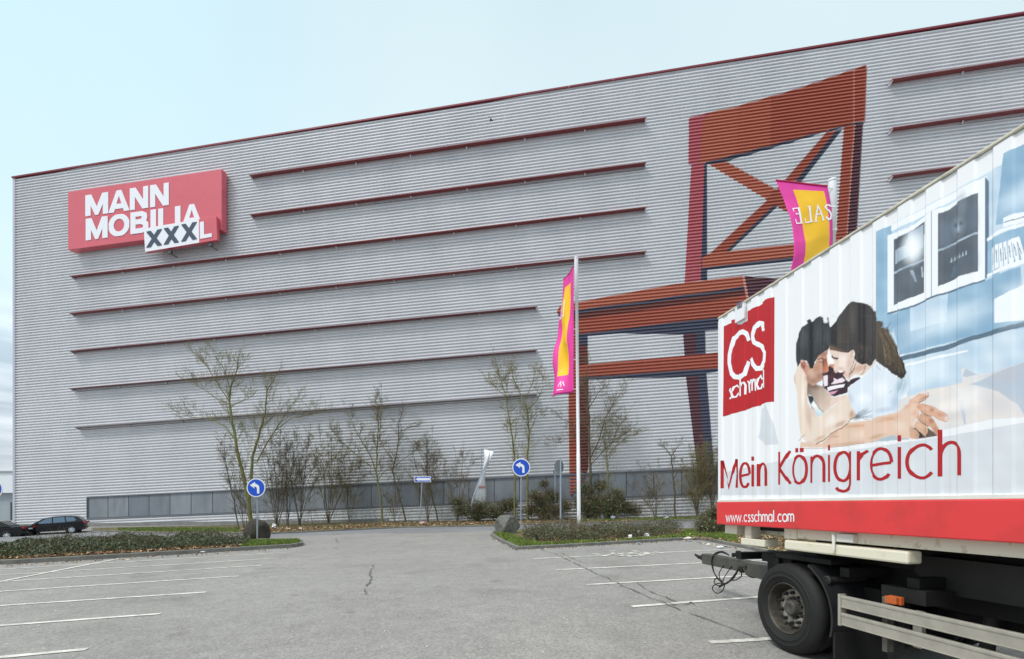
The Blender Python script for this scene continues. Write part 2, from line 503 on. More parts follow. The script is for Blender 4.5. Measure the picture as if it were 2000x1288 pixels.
# ------------------------------------------------------------------ store building
O = ground(30, 1031)
TH = math.atan(F / 7000.0)
WD = Vector((math.cos(TH), -math.sin(TH), 0))             # along the wall, to the right
WN = Vector((-math.sin(TH), -math.cos(TH), 0))            # out of the wall
SG = (1283 - HY) / F * math.sin(TH)                       # the sheet courses climb with the site
def uv(px, py):
    r = ray(px, py)
    t = WN.dot(O - EYE) / WN.dot(r)
    p = EYE + r * t
    return ((p - O).dot(WD), p.z)
def W(u, v, off=0.0):
    p = O + WD * u + WN * off
    return Vector((p.x, p.y, v))
def lineuv(a, b):
    (u0, v0), (u1, v1) = uv(*a), uv(*b)
    return lambda u: v0 + (v1 - v0) * (u - u0) / (u1 - u0)
U1 = uv(2420, 500)[0]
uB = uv(172, 990)[0]
roof = lineuv((32, 349), (2000, 30))
bt = lineuv((172, 972), (1300, 919.5))
bb = lineuv((172, 1013), (1300, 968))
PER = 0.28
PROF = [(0.0, -0.04), (0.28, -0.04), (0.34, 0.095), (0.66, 0.10), (1.0, -0.04)]
def wplace(p, d): return W(p[0], p[1] + SG * p[0], d)
def wallz(px):                                             # depth of the wall in a pixel column
    r = ray(px, HY); return WN.dot(O - EYE) / WN.dot(r)
def verge_pt(px, py, gap=1.8):                             # on the ground, but in front of the wall
    g_ = ground(px, py); z_ = min(g_.y, wallz(px) - gap)
    x_ = (px - CX) / F * z_
    return Vector((x_, z_, gz(x_) + (.07 if z_ > 30 else 0)))
def wpoly(pts): return [(u, v - SG * u) for u, v in pts]

def clad_mat():
    m = bpy.data.materials.new("silver_cladding"); m.use_nodes = True
    t = m.node_tree; b = t.nodes["Principled BSDF"]
    b.inputs["Roughness"].default_value = 0.42
    b.inputs["Metallic"].default_value = 0.2
    co = t.nodes.new("ShaderNodeTexCoord")
    mp = t.nodes.new("ShaderNodeMapping"); mp.inputs["Scale"].default_value = (0.30, 0.30, 0.16)
    t.links.new(co.outputs["Object"], mp.inputs[0])
    n = t.nodes.new("ShaderNodeTexNoise"); n.inputs["Scale"].default_value = 1.3; n.inputs["Detail"].default_value = 7; n.inputs["Roughness"].default_value = .65
    t.links.new(mp.outputs[0], n.inputs[0])
    r = t.nodes.new("ShaderNodeValToRGB"); t.links.new(n.outputs[0], r.inputs[0])
    r.color_ramp.elements[0].position = .3; r.color_ramp.elements[0].color = (0.64, 0.652, 0.68, 1)
    r.color_ramp.elements[1].position = .68; r.color_ramp.elements[1].color = (0.72, 0.732, 0.758, 1)
    # sheet lengths: faint tone step from one sheet to the next
    mp2 = t.nodes.new("ShaderNodeMapping"); mp2.inputs["Scale"].default_value = (0.165, 0.0, 0.0)
    t.links.new(co.outputs["Object"], mp2.inputs[0])
    v = t.nodes.new("ShaderNodeTexVoronoi"); v.voronoi_dimensions = '1D'; v.inputs["Scale"].default_value = 1.0; v.inputs["Randomness"].default_value = 0.1
    sx = t.nodes.new("ShaderNodeSeparateXYZ"); t.links.new(mp2.outputs[0], sx.inputs[0]); t.links.new(sx.outputs[0], v.inputs["W"])
    r2 = t.nodes.new("ShaderNodeValToRGB"); t.links.new(v.outputs["Color"], r2.inputs[0])
    r2.color_ramp.elements[0].color = (.965, .965, .968, 1); r2.color_ramp.elements[1].color = (1.015, 1.015, 1.015, 1)
    mu = t.nodes.new("ShaderNodeMix"); mu.data_type = 'RGBA'; mu.blend_type = 'MULTIPLY'; mu.inputs[0].default_value = 1
    t.links.new(r.outputs[0], mu.inputs[6]); t.links.new(r2.outputs[0], mu.inputs[7])
    t.links.new(mu.outputs[2], b.inputs["Base Color"])
    return m
M_clad = clad_mat()
store = thing("store_building", "huge silver ribbed furniture store with red ledges and a painted chair", "building", W(0, gz(O.x)))
mb = MB()
for reg in ([(0, -3), (uB, -3), (uB, roof(uB)), (0, roof(0))],
            [(uB, bt(uB)), (U1, bt(U1)), (U1, roof(U1)), (uB, roof(uB))],
            [(uB, -3), (U1, -3), (U1, bb(U1)), (uB, bb(uB))]):
    drape(mb, wpoly(reg), 1, PER, PROF, wplace, 0.0, 0, convex=True)
mb.build("cladding", M_clad, store)
# body behind the sheet
DEP = 45.0
body = MB()
body.box8([W(0, -3, -.18), W(U1, -3, -.18), W(U1, -3, -DEP), W(0, -3, -DEP), W(0, roof(0) - .06, -.18), W(U1, roof(U1) - .06, -.18), W(U1, roof(U1) - .06, -DEP), W(0, roof(0) - .06, -DEP)])
body.build("building_shell", mat("shell_grey", "#9aa0a8", .6, var=.08), store)
M_trim = mat("corner_trim", "#b9b9c6", .45, .2)
t_ = MB(); t_.box8([W(-.16, -3, -.3), W(.1, -3, -.3), W(.1, -3, .13), W(-.16, -3, .13), W(-.16, roof(0), -.3), W(.1, roof(0), -.3), W(.1, roof(0), .13), W(-.16, roof(0), .13)])
t_.build("corner_trim", M_trim, store)
M_cop = mat("coping_red", "#7c2b38", .45, .1, var=.12, vscale=.6)
c_ = MB()
for i in range(28):
    a, b = U1 * i / 28 - (.2 if i == 0 else 0), U1 * (i + 1) / 28 - .02
    c_.box8([W(a, roof(a) - .02, -.4), W(b, roof(b) - .02, -.4), W(b, roof(b) - .02, .22), W(a, roof(a) - .02, .22), W(a, roof(a) + .15, -.4), W(b, roof(b) + .15, -.4), W(b, roof(b) + .12, .22), W(a, roof(a) + .12, .22)])
c_.build("roof_coping", M_cop, store)
pl = MB()
up = uv(760, 1000)[0]
pl.box8([W(0, -3, .0), W(up, -3, .0), W(up, -3, .15), W(0, -3, .15), W(0, gz(O.x) + .38, .0), W(up, gz(O.x + up) + .3, .0), W(up, gz(O.x + up) + .3, .15), W(0, gz(O.x) + .38, .15)])
pl.build("plinth", mat("plinth_concrete", "#7d7d7b", .9, var=.15, vscale=1.5), store)
# grey panel band
M_pan = mat("band_panel", "#8f959c", .42, .3, col2="#7a8087", vscale=.7, stretch=(1, 1, .35))
M_panf = mat("band_joint", "#3a3e45", .6)
M_pans = [M_pan, mat("band_panel_pale", "#999fa6", .38, .35, col2="#858b92", vscale=.5, stretch=(1, 1, .3)), mat("band_panel_dull", "#848a91", .46, .3, col2="#727983", vscale=.9, stretch=(1, 1, .3)), mat("band_panel_reflect", "#8f959c", .5, .25, col2="#787d84", vscale=1.3, stretch=(1, 1, .25))]  # tones differ per panel, putting uneven reflections into the colour
bk = MB(); bk.box8([W(uB, bb(uB), -.07), W(U1, bb(U1), -.07), W(U1, bb(U1), -.012), W(uB, bb(uB), -.012), W(uB, bt(uB), -.07), W(U1, bt(U1), -.07), W(U1, bt(U1), -.012), W(uB, bt(uB), -.012)])
bk.build("band_backing", M_panf, store)
pw = uv(211.3, 990)[0] - uB
k = 0
while uB + (k + 1) * pw < U1:
    a, b = uB + k * pw + .03, uB + (k + 1) * pw - .04
    p = MB(); p.box8([W(a, bb(a) + .05, -.012), W(b, bb(b) + .05, -.012), W(b, bb(b) + .05, .010), W(a, bb(a) + .05, .010), W(a, bt(a) - .05, -.012), W(b, bt(b) - .05, -.012), W(b, bt(b) - .05, .010), W(a, bt(a) - .05, .010)])
    p.build("band_panel", M_pans[(k * 7 + k // 3) % 4], store); k += 1
fr = MB()
fr.box8([W(uB - .06, bb(uB) - .12, -.02), W(uB + .03, bb(uB) - .12, -.02), W(uB + .03, bb(uB) - .12, .125), W(uB - .06, bb(uB) - .12, .125), W(uB - .06, bt(uB) + .05, -.02), W(uB + .03, bt(uB) + .05, -.02), W(uB + .03, bt(uB) + .05, .125), W(uB - .06, bt(uB) + .05, .125)])
for f_, s_ in ((bt, 1), (bb, -1)):
    a, b = uB + .03, U1
    lo = (lambda u: f_(u) - .03) if s_ > 0 else (lambda u: f_(u) - .09)
    hi = (lambda u: f_(u) + .09) if s_ > 0 else (lambda u: f_(u) + .03)
    fr.box8([W(a, lo(a), -.02), W(b, lo(b), -.02), W(b, lo(b), .12), W(a, lo(a), .12), W(a, hi(a), -.02), W(b, hi(b), -.02), W(b, hi(b), .12), W(a, hi(a), .12)])
fr.build("band_frame", mat("band_frame", "#70757d", .5, .3), store)

# ledges (projecting fins on a pale rail)
M_led = mat("ledge_red", "#80393c", .5, .1, var=.1, vscale=.5)
M_rail = mat("ledge_rail", "#c9cad0", .4, .4, var=.05)
LD = [((495, 351), (1261, 241)), ((496, 427), (1261, 327)), ((148, 545), (1261, 413)), ((148, 617), (1261, 498)), ((148, 690), (1050, 604.5)), ((147, 762), (1050, 688)), ((157, 837), (1050, 773)),
      ((1733, 168), (2000, 126)), ((1733, 261.5), (2000, 223)), ((1733, 353), (1870, 334))]
ROW_TONE = {762: mat('ledge_lit_tone', '#735052', .6, .1, var=.1), 837: mat('ledge_grey', '#857a7b', .6, .1, var=.1), 690: mat('ledge_dull', '#6e383d', .6, .1, var=.1)}  # two lowest rows: light on the front edges put into the colour
for a, b in LD:
    (u0, v0), (u1, v1) = uv(*a), uv(*b)
    if a[0] > 1700:
        ue = U1 - 3; v1 = v0 + (v1 - v0) * (ue - u0) / (u1 - u0); u1 = ue
    vf = lambda u: v0 + (v1 - v0) * (u - u0) / (u1 - u0)
    m_ = MB()
    m_.box8([W(u0, v0, .10), W(u1, v1, .10), W(u1, v1 - .03, .66), W(u0, v0 - .03, .66), W(u0, v0 + .05, .10), W(u1, v1 + .05, .10), W(u1, v1 + .02, .66), W(u0, v0 + .02, .66)])
    lo_ = m_.build("ledge", ROW_TONE.get(a[1], M_led), store); sub(lo_, store)
    r_ = MB()
    r_.box8([W(u0, v0 - .17, .09), W(u1, v1 - .17, .09), W(u1, v1 - .17, .17), W(u0, v0 - .17, .17), W(u0, v0 - .004, .09), W(u1, v1 - .004, .09), W(u1, v1 - .004, .17), W(u0, v0 - .004, .17)])
    for uu in (u0 + .01, u1 - .12):
        r_.box8([W(uu, vf(uu) - .2, .18), W(uu + .1, vf(uu) - .2, .18), W(uu + .1, vf(uu) - .2, .25), W(uu, vf(uu) - .2, .25), W(uu, vf(uu) + .03, .10), W(uu + .1, vf(uu) + .03, .10), W(uu + .1, vf(uu) - .032, .6), W(uu, vf(uu) - .032, .6)])
    nb = max(2, int((u1 - u0) / 5.2))
    for q in range(1, nb):
        uu = u0 + (u1 - u0) * q / nb
        r_.box8([W(uu, vf(uu) - .2, .171), W(uu + .12, vf(uu) - .2, .171), W(uu + .12, vf(uu) - .2, .23), W(uu, vf(uu) - .2, .23), W(uu, vf(uu) - .006, .171), W(uu + .12, vf(uu) - .006, .171), W(uu + .12, vf(uu) - .035, .34), W(uu, vf(uu) - .035, .34)])
    r_.build("rail", M_rail, lo_)

# painted chair
C_or, C_rd, C_dk, C_cr, C_nv, C_mr, C_hi = (mat("mural_orange", "#b96d58", .5, .1), mat("mural_red", "#aa5c4b", .5, .1), mat("mural_darkred", "#74443f", .5, .1),
    mat("mural_crimson", "#bb646e", .5, .1), mat("mural_navy", "#4b5164", .5, .1), mat("mural_maroon", "#63424b", .5, .1), mat("mural_highlight", "#d59a90", .5, .1))
MUR = [C_or, C_rd, C_dk, C_cr, C_nv, C_mr, C_hi, mat('mural_orange_red', '#b56853', .5, .1)]
mu = MB()
def mural(px, mi, layer=0):
    drape(mu, wpoly([uv(*p) for p in px]), 1, PER, PROF, wplace, .006 + .005 * layer, mi)
# backrest
mural([(1345.6, 234), (1350, 230), (1440, 209), (1440, 303), (1376.8, 319), (1344.6, 323)], 0)
mural([(1440, 209), (1505, 190), (1505, 285.5), (1440, 303)], 7)
mural([(1505, 190), (1560, 174), (1684, 131), (1690, 129), (1692.5, 134), (1688.8, 239), (1670, 241), (1505, 285.5)], 1)
mural([(1345.6, 234), (1350, 230), (1384, 221.7), (1372, 240), (1366, 320.5), (1344.6, 323)], 3, 1)
mural([(1666, 139), (1668, 138), (1668, 241.5), (1666, 242)], 6, 1)
mural([(1376, 319.5), (1670, 241.5), (1689, 239.3), (1687, 243), (1662, 246.5), (1615, 258), (1540, 281), (1430, 313), (1386, 322.5)], 4, 1)
# posts
mural([(1350, 323), (1375.5, 319.5), (1368.4, 549), (1337, 554)], 3)
mural([(1375.5, 320), (1380.5, 320.5), (1381, 549), (1368.4, 549)], 4)
mural([(1648, 246), (1669, 242.5), (1653, 467), (1641, 580), (1622, 580), (1631, 480)], 1)
mural([(1669, 243), (1685, 243.5), (1673, 452), (1662, 580), (1641, 580), (1653, 467)], 5)
mural([(1667, 244), (1669.5, 244), (1654, 467), (1642, 580), (1640, 580), (1652, 467)], 6, 1)
# cross
mural([(1382, 320.5), (1413, 314), (1513.7, 370.6), (1632, 436), (1632, 473), (1540, 417)], 0, 0)
mural([(1613, 260.4), (1634, 255), (1555, 353), (1509.7, 403.5), (1411, 498), (1382.5, 500), (1497.5, 393), (1530, 356)], 1, 1)
mural([(1634, 255), (1646, 252.5), (1568, 352), (1520, 402.5), (1419, 497.5), (1411, 498), (1509.7, 403.5), (1555, 353)], 4, 1)
mural([(1512, 370), (1545, 388), (1530, 412), (1497, 391)], 1, 2)
# lower back rail
mural([(1371, 505), (1382, 497.5), (1550, 477.6), (1640, 464), (1640, 491), (1550, 502.5), (1371, 525)], 0, 2)
mural([(1371, 525), (1550, 502.5), (1640, 491), (1640, 496), (1550, 509.5), (1371, 530)], 4, 2)
# seat
mural([(1087.5, 610), (1094, 598), (1130, 591), (1311, 557), (1452, 540), (1452, 561), (1404, 568), (1130, 606.5), (1089, 613)], 0, 1)
mural([(1089, 613), (1130, 606.5), (1404, 568), (1452, 561), (1458, 566), (1404, 574), (1130, 613), (1092, 619)], 4, 1)
mural([(1092, 619), (1130, 613), (1404, 574), (1458, 566), (1461, 576), (1404, 586), (1130, 625), (1100, 629)], 2, 1)
mural([(1100, 629), (1130, 625), (1404, 586), (1461, 576), (1465, 610), (1404, 620), (1130, 653.5), (1108, 657)], 1, 1)
mural([(1452, 540.5), (1526, 546), (1526, 600), (1467, 610), (1459, 566)], 5, 1)
mural([(1449, 541), (1454, 541), (1466, 608), (1462, 609)], 6, 2)
mural([(1130, 653.5), (1404, 620), (1430, 616), (1430, 642), (1370, 648), (1334, 654), (1200, 652), (1147, 656.5), (1130, 659)], 4, 1)
# legs
mural([(1334, 653), (1359, 650), (1362, 731), (1376, 883), (1386, 960), (1366, 965), (1359.5, 899), (1339.7, 738.6)], 5)
mural([(1359, 650), (1377, 647), (1379, 723), (1393, 897), (1401, 955), (1386, 960), (1376, 883), (1362, 731)], 4)
mural([(1110, 657), (1128, 655), (1128, 960), (1112.6, 967), (1110.5, 770)], 1)
mural([(1128, 655), (1147, 654), (1149.4, 743), (1149.4, 913), (1138, 950), (1128, 960)], 2)
mural([(1130, 656), (1147.5, 656), (1148, 676), (1136, 676)], 4, 2)
# stretcher
mural([(1128, 714), (1403, 689.5), (1440, 686), (1440, 716), (1403, 720), (1131, 738)], 1, 2)
mural([(1131, 738), (1403, 720), (1440, 716), (1440, 722), (1403, 726), (1340, 737), (1145, 741.5)], 4, 2)
mu.build("painted_chair", MUR, store)

# ------------------------------------------------------------------ box signs on the store
def bil(q, x, y):                                          # unit box (y up) into a pixel quad TL, TR, BR, BL
    tl, tr, br, bl = q
    return tuple((tl[i] * (1 - x) + tr[i] * x) * y + (bl[i] * (1 - x) + br[i] * x) * (1 - y) for i in (0, 1))
def s1(X, Y): return (X / 3.788, 280 + Y / 3.788)
def hit_off(px, py, off):                                  # point on a plane parallel to the wall
    r = ray(px, py); Q = O + WN * off
    return EYE + r * (WN.dot(Q - EYE) / WN.dot(r))
M_sred = mat("sign_red", "#d0606d", .35, var=.03, vscale=.8)
M_sredside = mat("sign_red_edge", "#c4525e", .4)
M_swhite = mat("sign_white", "#e9ebf2", .35)
M_sgrey = mat("sign_grey", "#39465a", .4)
M_steel = mat("bracket_steel", "#6d6f72", .5, .5)
def cabinet(px, off, depth):
    f_ = [hit_off(*p, off) for p in px]
    return f_, [p - WN * depth for p in f_]
BX = [(132.8, 375), (433, 330.3), (433, 449), (132.8, 488.6)]
f_, b_ = cabinet(BX, .95, .72)
sg = thing("store_sign", "large red box sign with white lettering on the silver wall", "sign", f_[3])
m_ = MB(); m_.box8([f_[3], f_[2], b_[2], b_[3], f_[0], f_[1], b_[1], b_[0]]); m_.build("cabinet", M_sred, sg, bevel=.03)
mj = MB()
for q in (.36, .42):                                       # seams of the return panel
    a, b = f_[1].lerp(f_[2], q), b_[1].lerp(b_[2], q)
    mj.box8([p + WD * e + Vector((0, 0, z)) for z in (0, .03) for p, e in ((a, .0), (a, .006), (b, .006), (b, .0))])
mj.build("panel_seam", M_sgrey, sg)
for q in (.12, .4, .7, .93):
    br = MB(); p = b_[3].lerp(b_[2], q) + Vector((0, 0, .5)); br.box(p - WN * .11, (.2, .24, .3)); br.build("bracket", M_steel, sg)
HEAVY = {
 'M': [[(.12, 0), (.12, 1)], [(.88, 0), (.88, 1)], [(.1, 1.1), (.5, .12), (.9, 1.1)]],
 'A': [[(.1, -.05), (.5, 1.02), (.9, -.05)], [(.22, .26), (.78, .26)]],
 'N': [[(.13, 0), (.13, 1)], [(.87, 0), (.87, 1)], [(.08, 1.1), (.92, -.1)]],
 'B': [[(.13, 0), (.13, 1)], [(.13, .89), (.6, .89), (.76, .82), (.78, .72), (.74, .6), (.58, .53), (.13, .53)], [(.5, .53), (.68, .5), (.84, .4), (.86, .28), (.8, .16), (.62, .11), (.13, .11)]],
 'I': [[(.5, 0), (.5, 1)]],
 'L': [[(.16, 1), (.16, .0)], [(.1, .1), (1, .1)]],
 'O': [arc(.5, .5, .39, .41, 90, 450, 24)],
 'X': [[(.05, -.1), (.95, 1.1)], [(.05, 1.1), (.95, -.1)]],
}
let = MB()
def heavy(mbx, ch, quad, wpx, off, mi=0, k0=0.0):
    bw = math.hypot(quad[1][0] - quad[0][0], quad[1][1] - quad[0][1]); bh = abs(quad[3][1] - quad[0][1])
    for i, st in enumerate(HEAVY[ch]):
        closed = ch == 'O'
        for q in ribbon(st[:-1] if closed else st, wpx / bw, wpx / bh * .92, closed):
            for ax_, v_, ge in ((0, 0, True), (0, 1, False), (1, 0, True), (1, 1, False)):
                if len(q) >= 3: q = clip(q, ax_, v_, ge)
            if len(q) < 3: continue
            mbx.prism([hit_off(*bil(quad, *p), off + .004 * i + k0) for p in q], WN * .03, mi)
def row(tl, tr, br, bl):
    def quad(x0, x1):
        def e(a, b, x): t = (x - a[0]) / (b[0] - a[0]); return (x, a[1] + (b[1] - a[1]) * t)
        return [s1(*e(tl, tr, x0)), s1(*e(tl, tr, x1)), s1(*e(bl, br, x1)), s1(*e(bl, br, x0))]
    return quad
r1 = row((632, 388), (1250, 292), (1250, 458), (632, 543))
for ch, x0, x1, w in (('M', 632, 803, 10.5), ('A', 806, 957, 10.5), ('N', 962, 1098, 10.5), ('N', 1112, 1250, 10.5)): heavy(let, ch, r1(x0, x1), w, .955)
r2 = row((632, 562), (1490, 443), (1490, 603), (632, 722))
for ch, x0, x1, w in (('M', 636, 798, 10.5), ('O', 806, 958, 10.5), ('B', 967, 1100, 10.5), ('I', 1113, 1158, 10.8), ('L', 1172, 1280, 10.5), ('I', 1294, 1338, 10.8), ('A', 1346, 1494, 10.5)): heavy(let, ch, r2(x0, x1), w, .955)
let.build("lettering", M_swhite, sg)
BX2 = [(280.3, 446.5), (422.3, 422.5), (424.3, 468.8), (284, 492.8)]
f2, b2 = cabinet(BX2, 1.32, .34)
sg2 = thing("size_sign", "small tilted white and red box sign overlapping the big red one", "sign", f2[3])
m_ = MB(); m_.box8([f2[3], f2[2], b2[2], b2[3], f2[0], f2[1], b2[1], b2[0]]); m_.build("cabinet", M_sred, sg2, bevel=.015)
wq = [s1(1064, 632), s1(1472, 563), s1(1474, 736), s1(1075, 805)]
m_ = MB(); m_.prism([hit_off(*p, 1.322) for p in wq], WN * .012); m_.build("white_face", M_swhite, sg2)
lt = MB()
for x0, x1, y0, y1, dy in ((1085, 1197, 655, 775, -20), (1214, 1322, 630, 753, -19), (1343, 1456, 602, 730, -20)):
    heavy(lt, 'X', [s1(x0, y0), s1(x1, y0 + dy), s1(x1, y1 + dy), s1(x0, y1)], 8.0, 1.337)
lt.build("lettering", M_sgrey, sg2)
lt = MB(); heavy(lt, 'L', [s1(1480, 585), s1(1566, 570), s1(1568, 694), s1(1482, 710)], 8.5, 1.326); lt.build("lettering", M_swhite, sg2)
for X in (1260, 1560):
    br = MB(); p = hit_off(*s1(X, 745 if X > 1400 else 800), 1.0); br.box(p + Vector((0, 0, -.1)), (.3, .3, .3)); br.tube([p + Vector((0, 0, -.2)), p - WN * .85 + Vector((0, 0, -.2))], .05, 6); br.build("bracket", M_steel, sg2)

# pale warehouse far left, past the end of the store
db = thing("warehouse", "pale low warehouse beyond the left end of the store", "building", at(-10, 1018, 80))
m_ = MB()
def slab(x0, x1, y0, y1, z0, z1, mi=0):
    a, b = at(x0, y1, z0), at(x1, y1, z0); t0, t1 = at(x0, y0, z0), at(x1, y0, z0); d = Vector((0, z1 - z0, 0))
    m_.box8([a, b, b + d, a + d, t0, t1, t1 + d, t0 + d], mi)
slab(-260, 60, 963, 1050, 79, 110); m_.build("wall", mat("warehouse_grey", "#9aa5ab", .6, var=.06, vscale=.4, stretch=(3, 1, .2)), db)
m_ = MB(); slab(-264, 62, 922, 963, 78.4, 110.5); m_.build("fascia", mat("warehouse_white", "#dfe4ea", .5, var=.03), db)
m_ = MB(); slab(-266, 62, 920, 922.4, 78.2, 110.6); m_.build("roof", mat("warehouse_roof", "#9aa0a6", .5), db)
m_ = MB(); slab(20, 21.5, 981, 1030, 78.9, 79.4); m_.build("downpipe", mat("pipe_dark", "#4a4f55", .5), db)
# ------------------------------------------------------------------ swap body on its trailer
PW = at(1536, 1190, 5.84)                                  # centre of the front wheel, outer face
BK = Vector((174 / F, -1, 0)).normalized()                 # towards the tail of the trailer
TILT = 11 / F                                              # it stands nose-down by a hair
RT = Vector((BK.y * -1, BK.x, 0))                          # across the trailer, away from us
def T(s, lat, z): return PW + BK * s + RT * lat + Vector((0, 0, TILT * s + z - PW.z))
def hitT(px, py, lat=0.0):                                 # (s, z) seen in a pixel on a plane along the trailer
    r = ray(px, py); Q = PW + RT * lat
    p = EYE + r * (RT.dot(Q - EYE) / RT.dot(r))
    s = (p - PW).dot(BK)
    return (s, p.z - TILT * s)
CL = -0.06                                                 # plane of the container side
s0, z_bot = hitT(1403.5, 1024, CL)
_, z_red = hitT(1403.5, 981, CL)
_, z_top = hitT(1403.5, 622, CL)
LEN = 7.45; s1_ = s0 + LEN; WID = 2.5
M_cw = mat("container_white", "#e9ebee", .4, var=.03, vscale=1.5, stretch=(1, 1, .15))
M_cwf = mat("container_cap", "#dcdcd4", .45, var=.08, vscale=3)
M_red = mat("container_red", "#dc3c3e", .35, col2="#c23a3a", vscale=2.5, pos=(.5, .8), bump=.05, bscale=3)
M_cream = mat("frame_cream", "#e0dcc6", .5, col2="#b59f6e", vscale=5, pos=(.58, .85))
M_rust = mat("rusty_cream", "#dedac6", .6, col2="#8c7a52", vscale=9, pos=(.56, .78))
M_blk = mat("chassis_black", "#121110", .75, var=.25, vscale=4)
M_dkg = mat("chassis_grey", "#272624", .7, var=.25, vscale=3)
M_alu = mat("guard_aluminium", "#b3aea2", .45, .45, var=.12, vscale=6)
M_rub = mat("tyre_rubber", "#151514", .75, var=.25, vscale=5)
swap = thing("swap_body", "white ribbed swap container printed with an embracing couple and red lettering", "container", T(s0, 0, z_bot))
RP = 0.25
RPROF = [(0, .0), (.46, .0), (.53, -.014), (.93, -.014), (1.0, .0)]
OFFS = -hitT(1521, 700, CL)[0]
def rplace(p, d): return T(p[0] - OFFS, CL - d, p[1])
def rp(px): return [(lambda h: (h[0] + OFFS, h[1]))(hitT(*p, CL)) for p in px]
mb = MB()
drape(mb, [(s0 + OFFS, z_red + .03), (s1_ + OFFS, z_red + .03), (s1_ + OFFS, z_top - .02), (s0 + OFFS, z_top - .02)], 0, RP, RPROF, rplace, 0, 0, True)
mb.build("side_panel", M_cw, swap)
m_ = MB()
def tb(s_a, s_b, l_a, l_b, z_a, z_b, b=m_, mi=0):
    b.box8([T(s_a, l_a, z_a), T(s_b, l_a, z_a), T(s_b, l_b, z_a), T(s_a, l_b, z_a), T(s_a, l_a, z_b), T(s_b, l_a, z_b), T(s_b, l_b, z_b), T(s_a, l_b, z_b)], mi)
tb(s0, s1_, CL + .035, CL + WID, z_bot + .02, z_top - .02, m_); m_.build("box", M_cw, swap)
m_ = MB(); tb(s0 - .004, s0 + .05, CL - .005, CL + .05, z_red - .0, z_top - .05, m_); m_.build("corner_post", M_cw, swap)
m_ = MB(); tb(s0 - .01, s1_, CL - .012, CL + WID + .01, z_top - .014, z_top + .012, m_); m_.build("top_rail", mat("top_rail_beige", "#c9c4b2", .5, var=.2, vscale=6), swap, bevel=.008)
m_ = MB(); tb(s0 - .006, s1_, CL - .03, CL + .1, z_bot, z_red, m_); m_.build("red_skirt", M_red, swap, bevel=.012)
m_ = MB(); tb(s0 - .004, s1_, CL - .018, CL + .1, z_red + .002, z_red + .03, m_); m_.build("skirt_lip", M_cwf, swap)
# underframe of the container
m_ = MB()
def zpx(x, y, lat): return hitT(x, y, lat)[1]
tb(hitT(1557, 1040, .03)[0], s1_, .03, .15, z_bot - .115, z_bot - .001, m_)
tb(hitT(1557, 1040, .03)[0], s1_, 2.2, 2.32, z_bot - .115, z_bot - .001, m_)
tb(s0 + .03, s0 + .3, .02, .2, z_bot - .13, z_bot - .001, m_)
m_.build("base_beam", M_rust, swap, bevel=.006)
m_ = MB()
a_ = hitT(1454, 1040, .02)[0]
tb(a_, a_ + .13, .02, .18, z_bot - .17, z_bot - .001, m_); tb(a_ - .05, a_ + .42, .0, .2, z_bot - .26, z_bot - .171, m_)
tb(s0 + .2, s0 + 1.0, .25, .33, z_bot - .12, z_bot - .001, m_)
b_s = hitT(1531, 1040, .02)[0]; tb(b_s, b_s + .2, .02, .22, z_bot - .13, z_bot - .001, m_)
m_.build("corner_casting", M_rust, swap, bevel=.01)
m_ = MB(); tb(s0 + .35, s1_, .16, 2.19, z_bot - .06, z_bot + .015, m_); m_.build("underfloor", M_blk, swap)
m_ = MB(); q = hitT(1638, 1055, .0)[0]; tb(q, q + .2, -.03, .03, z_bot - .105, z_bot - .02, m_); m_.tube([T(q - .02, -.04, z_bot - .03), T(q - .01, -.05, z_bot - .2)], [.02, .012], 8)
m_.build("latch", M_cwf, swap, bevel=.01)

# the print: flat colours laid on the ribs, one thin film over the next
PCOL = [("#bfd3e3", "#dde8f0"), ("#8fb2cb", "#a8c6da"), ("#f1f4f8", "#f1f4f8"), ("#5a626c", "#6f7882"), ("#63798c", "#63798c"), ("#2f2b2a", "#4a423d"), ("#3a2f28", "#655040"), ("#e2c0a8", "#d3a78c"), ("#c99879", "#b9805f"), ("#eddccb", "#e3cbb8"),
        ("#eef2f8", "#f4f6fa"), ("#35202b", "#5a2942"), ("#e6e0dc", "#dcdcdf"), ("#d5d9de", "#dde1e5"), ("#c01e26", "#c01e26"), ("#8d6a57", "#8d6a57"), ("#bcc6d2", "#c4cdd8"), ("#20242b", "#20242b"), ("#b9c6d2", "#8fa2b3"), ("#c4222a", "#c4222a")]
PM = [mat("print_white", "#eff2f6", .4), mat("print_red", "#ad131b", .35), mat("print_logo_red", "#b8161e", .35, var=.05, vscale=6)]
BLW, BLU, WHT, GLS, SLT, HR, HRB, SK, SKT, SKP, SHT, MRN, BED, GRF, RED, SHD, FLD, DRK, SLV, LRD = range(20)
ink = bpy.data.materials.new("print_ink"); ink.use_nodes = True
_t = ink.node_tree; _b = _t.nodes["Principled BSDF"]; _b.inputs["Roughness"].default_value = .4
_a = _t.nodes.new("ShaderNodeVertexColor"); _a.layer_name = "ink"
_t.links.new(_a.outputs["Color"], _b.inputs["Base Color"])
import numpy as np
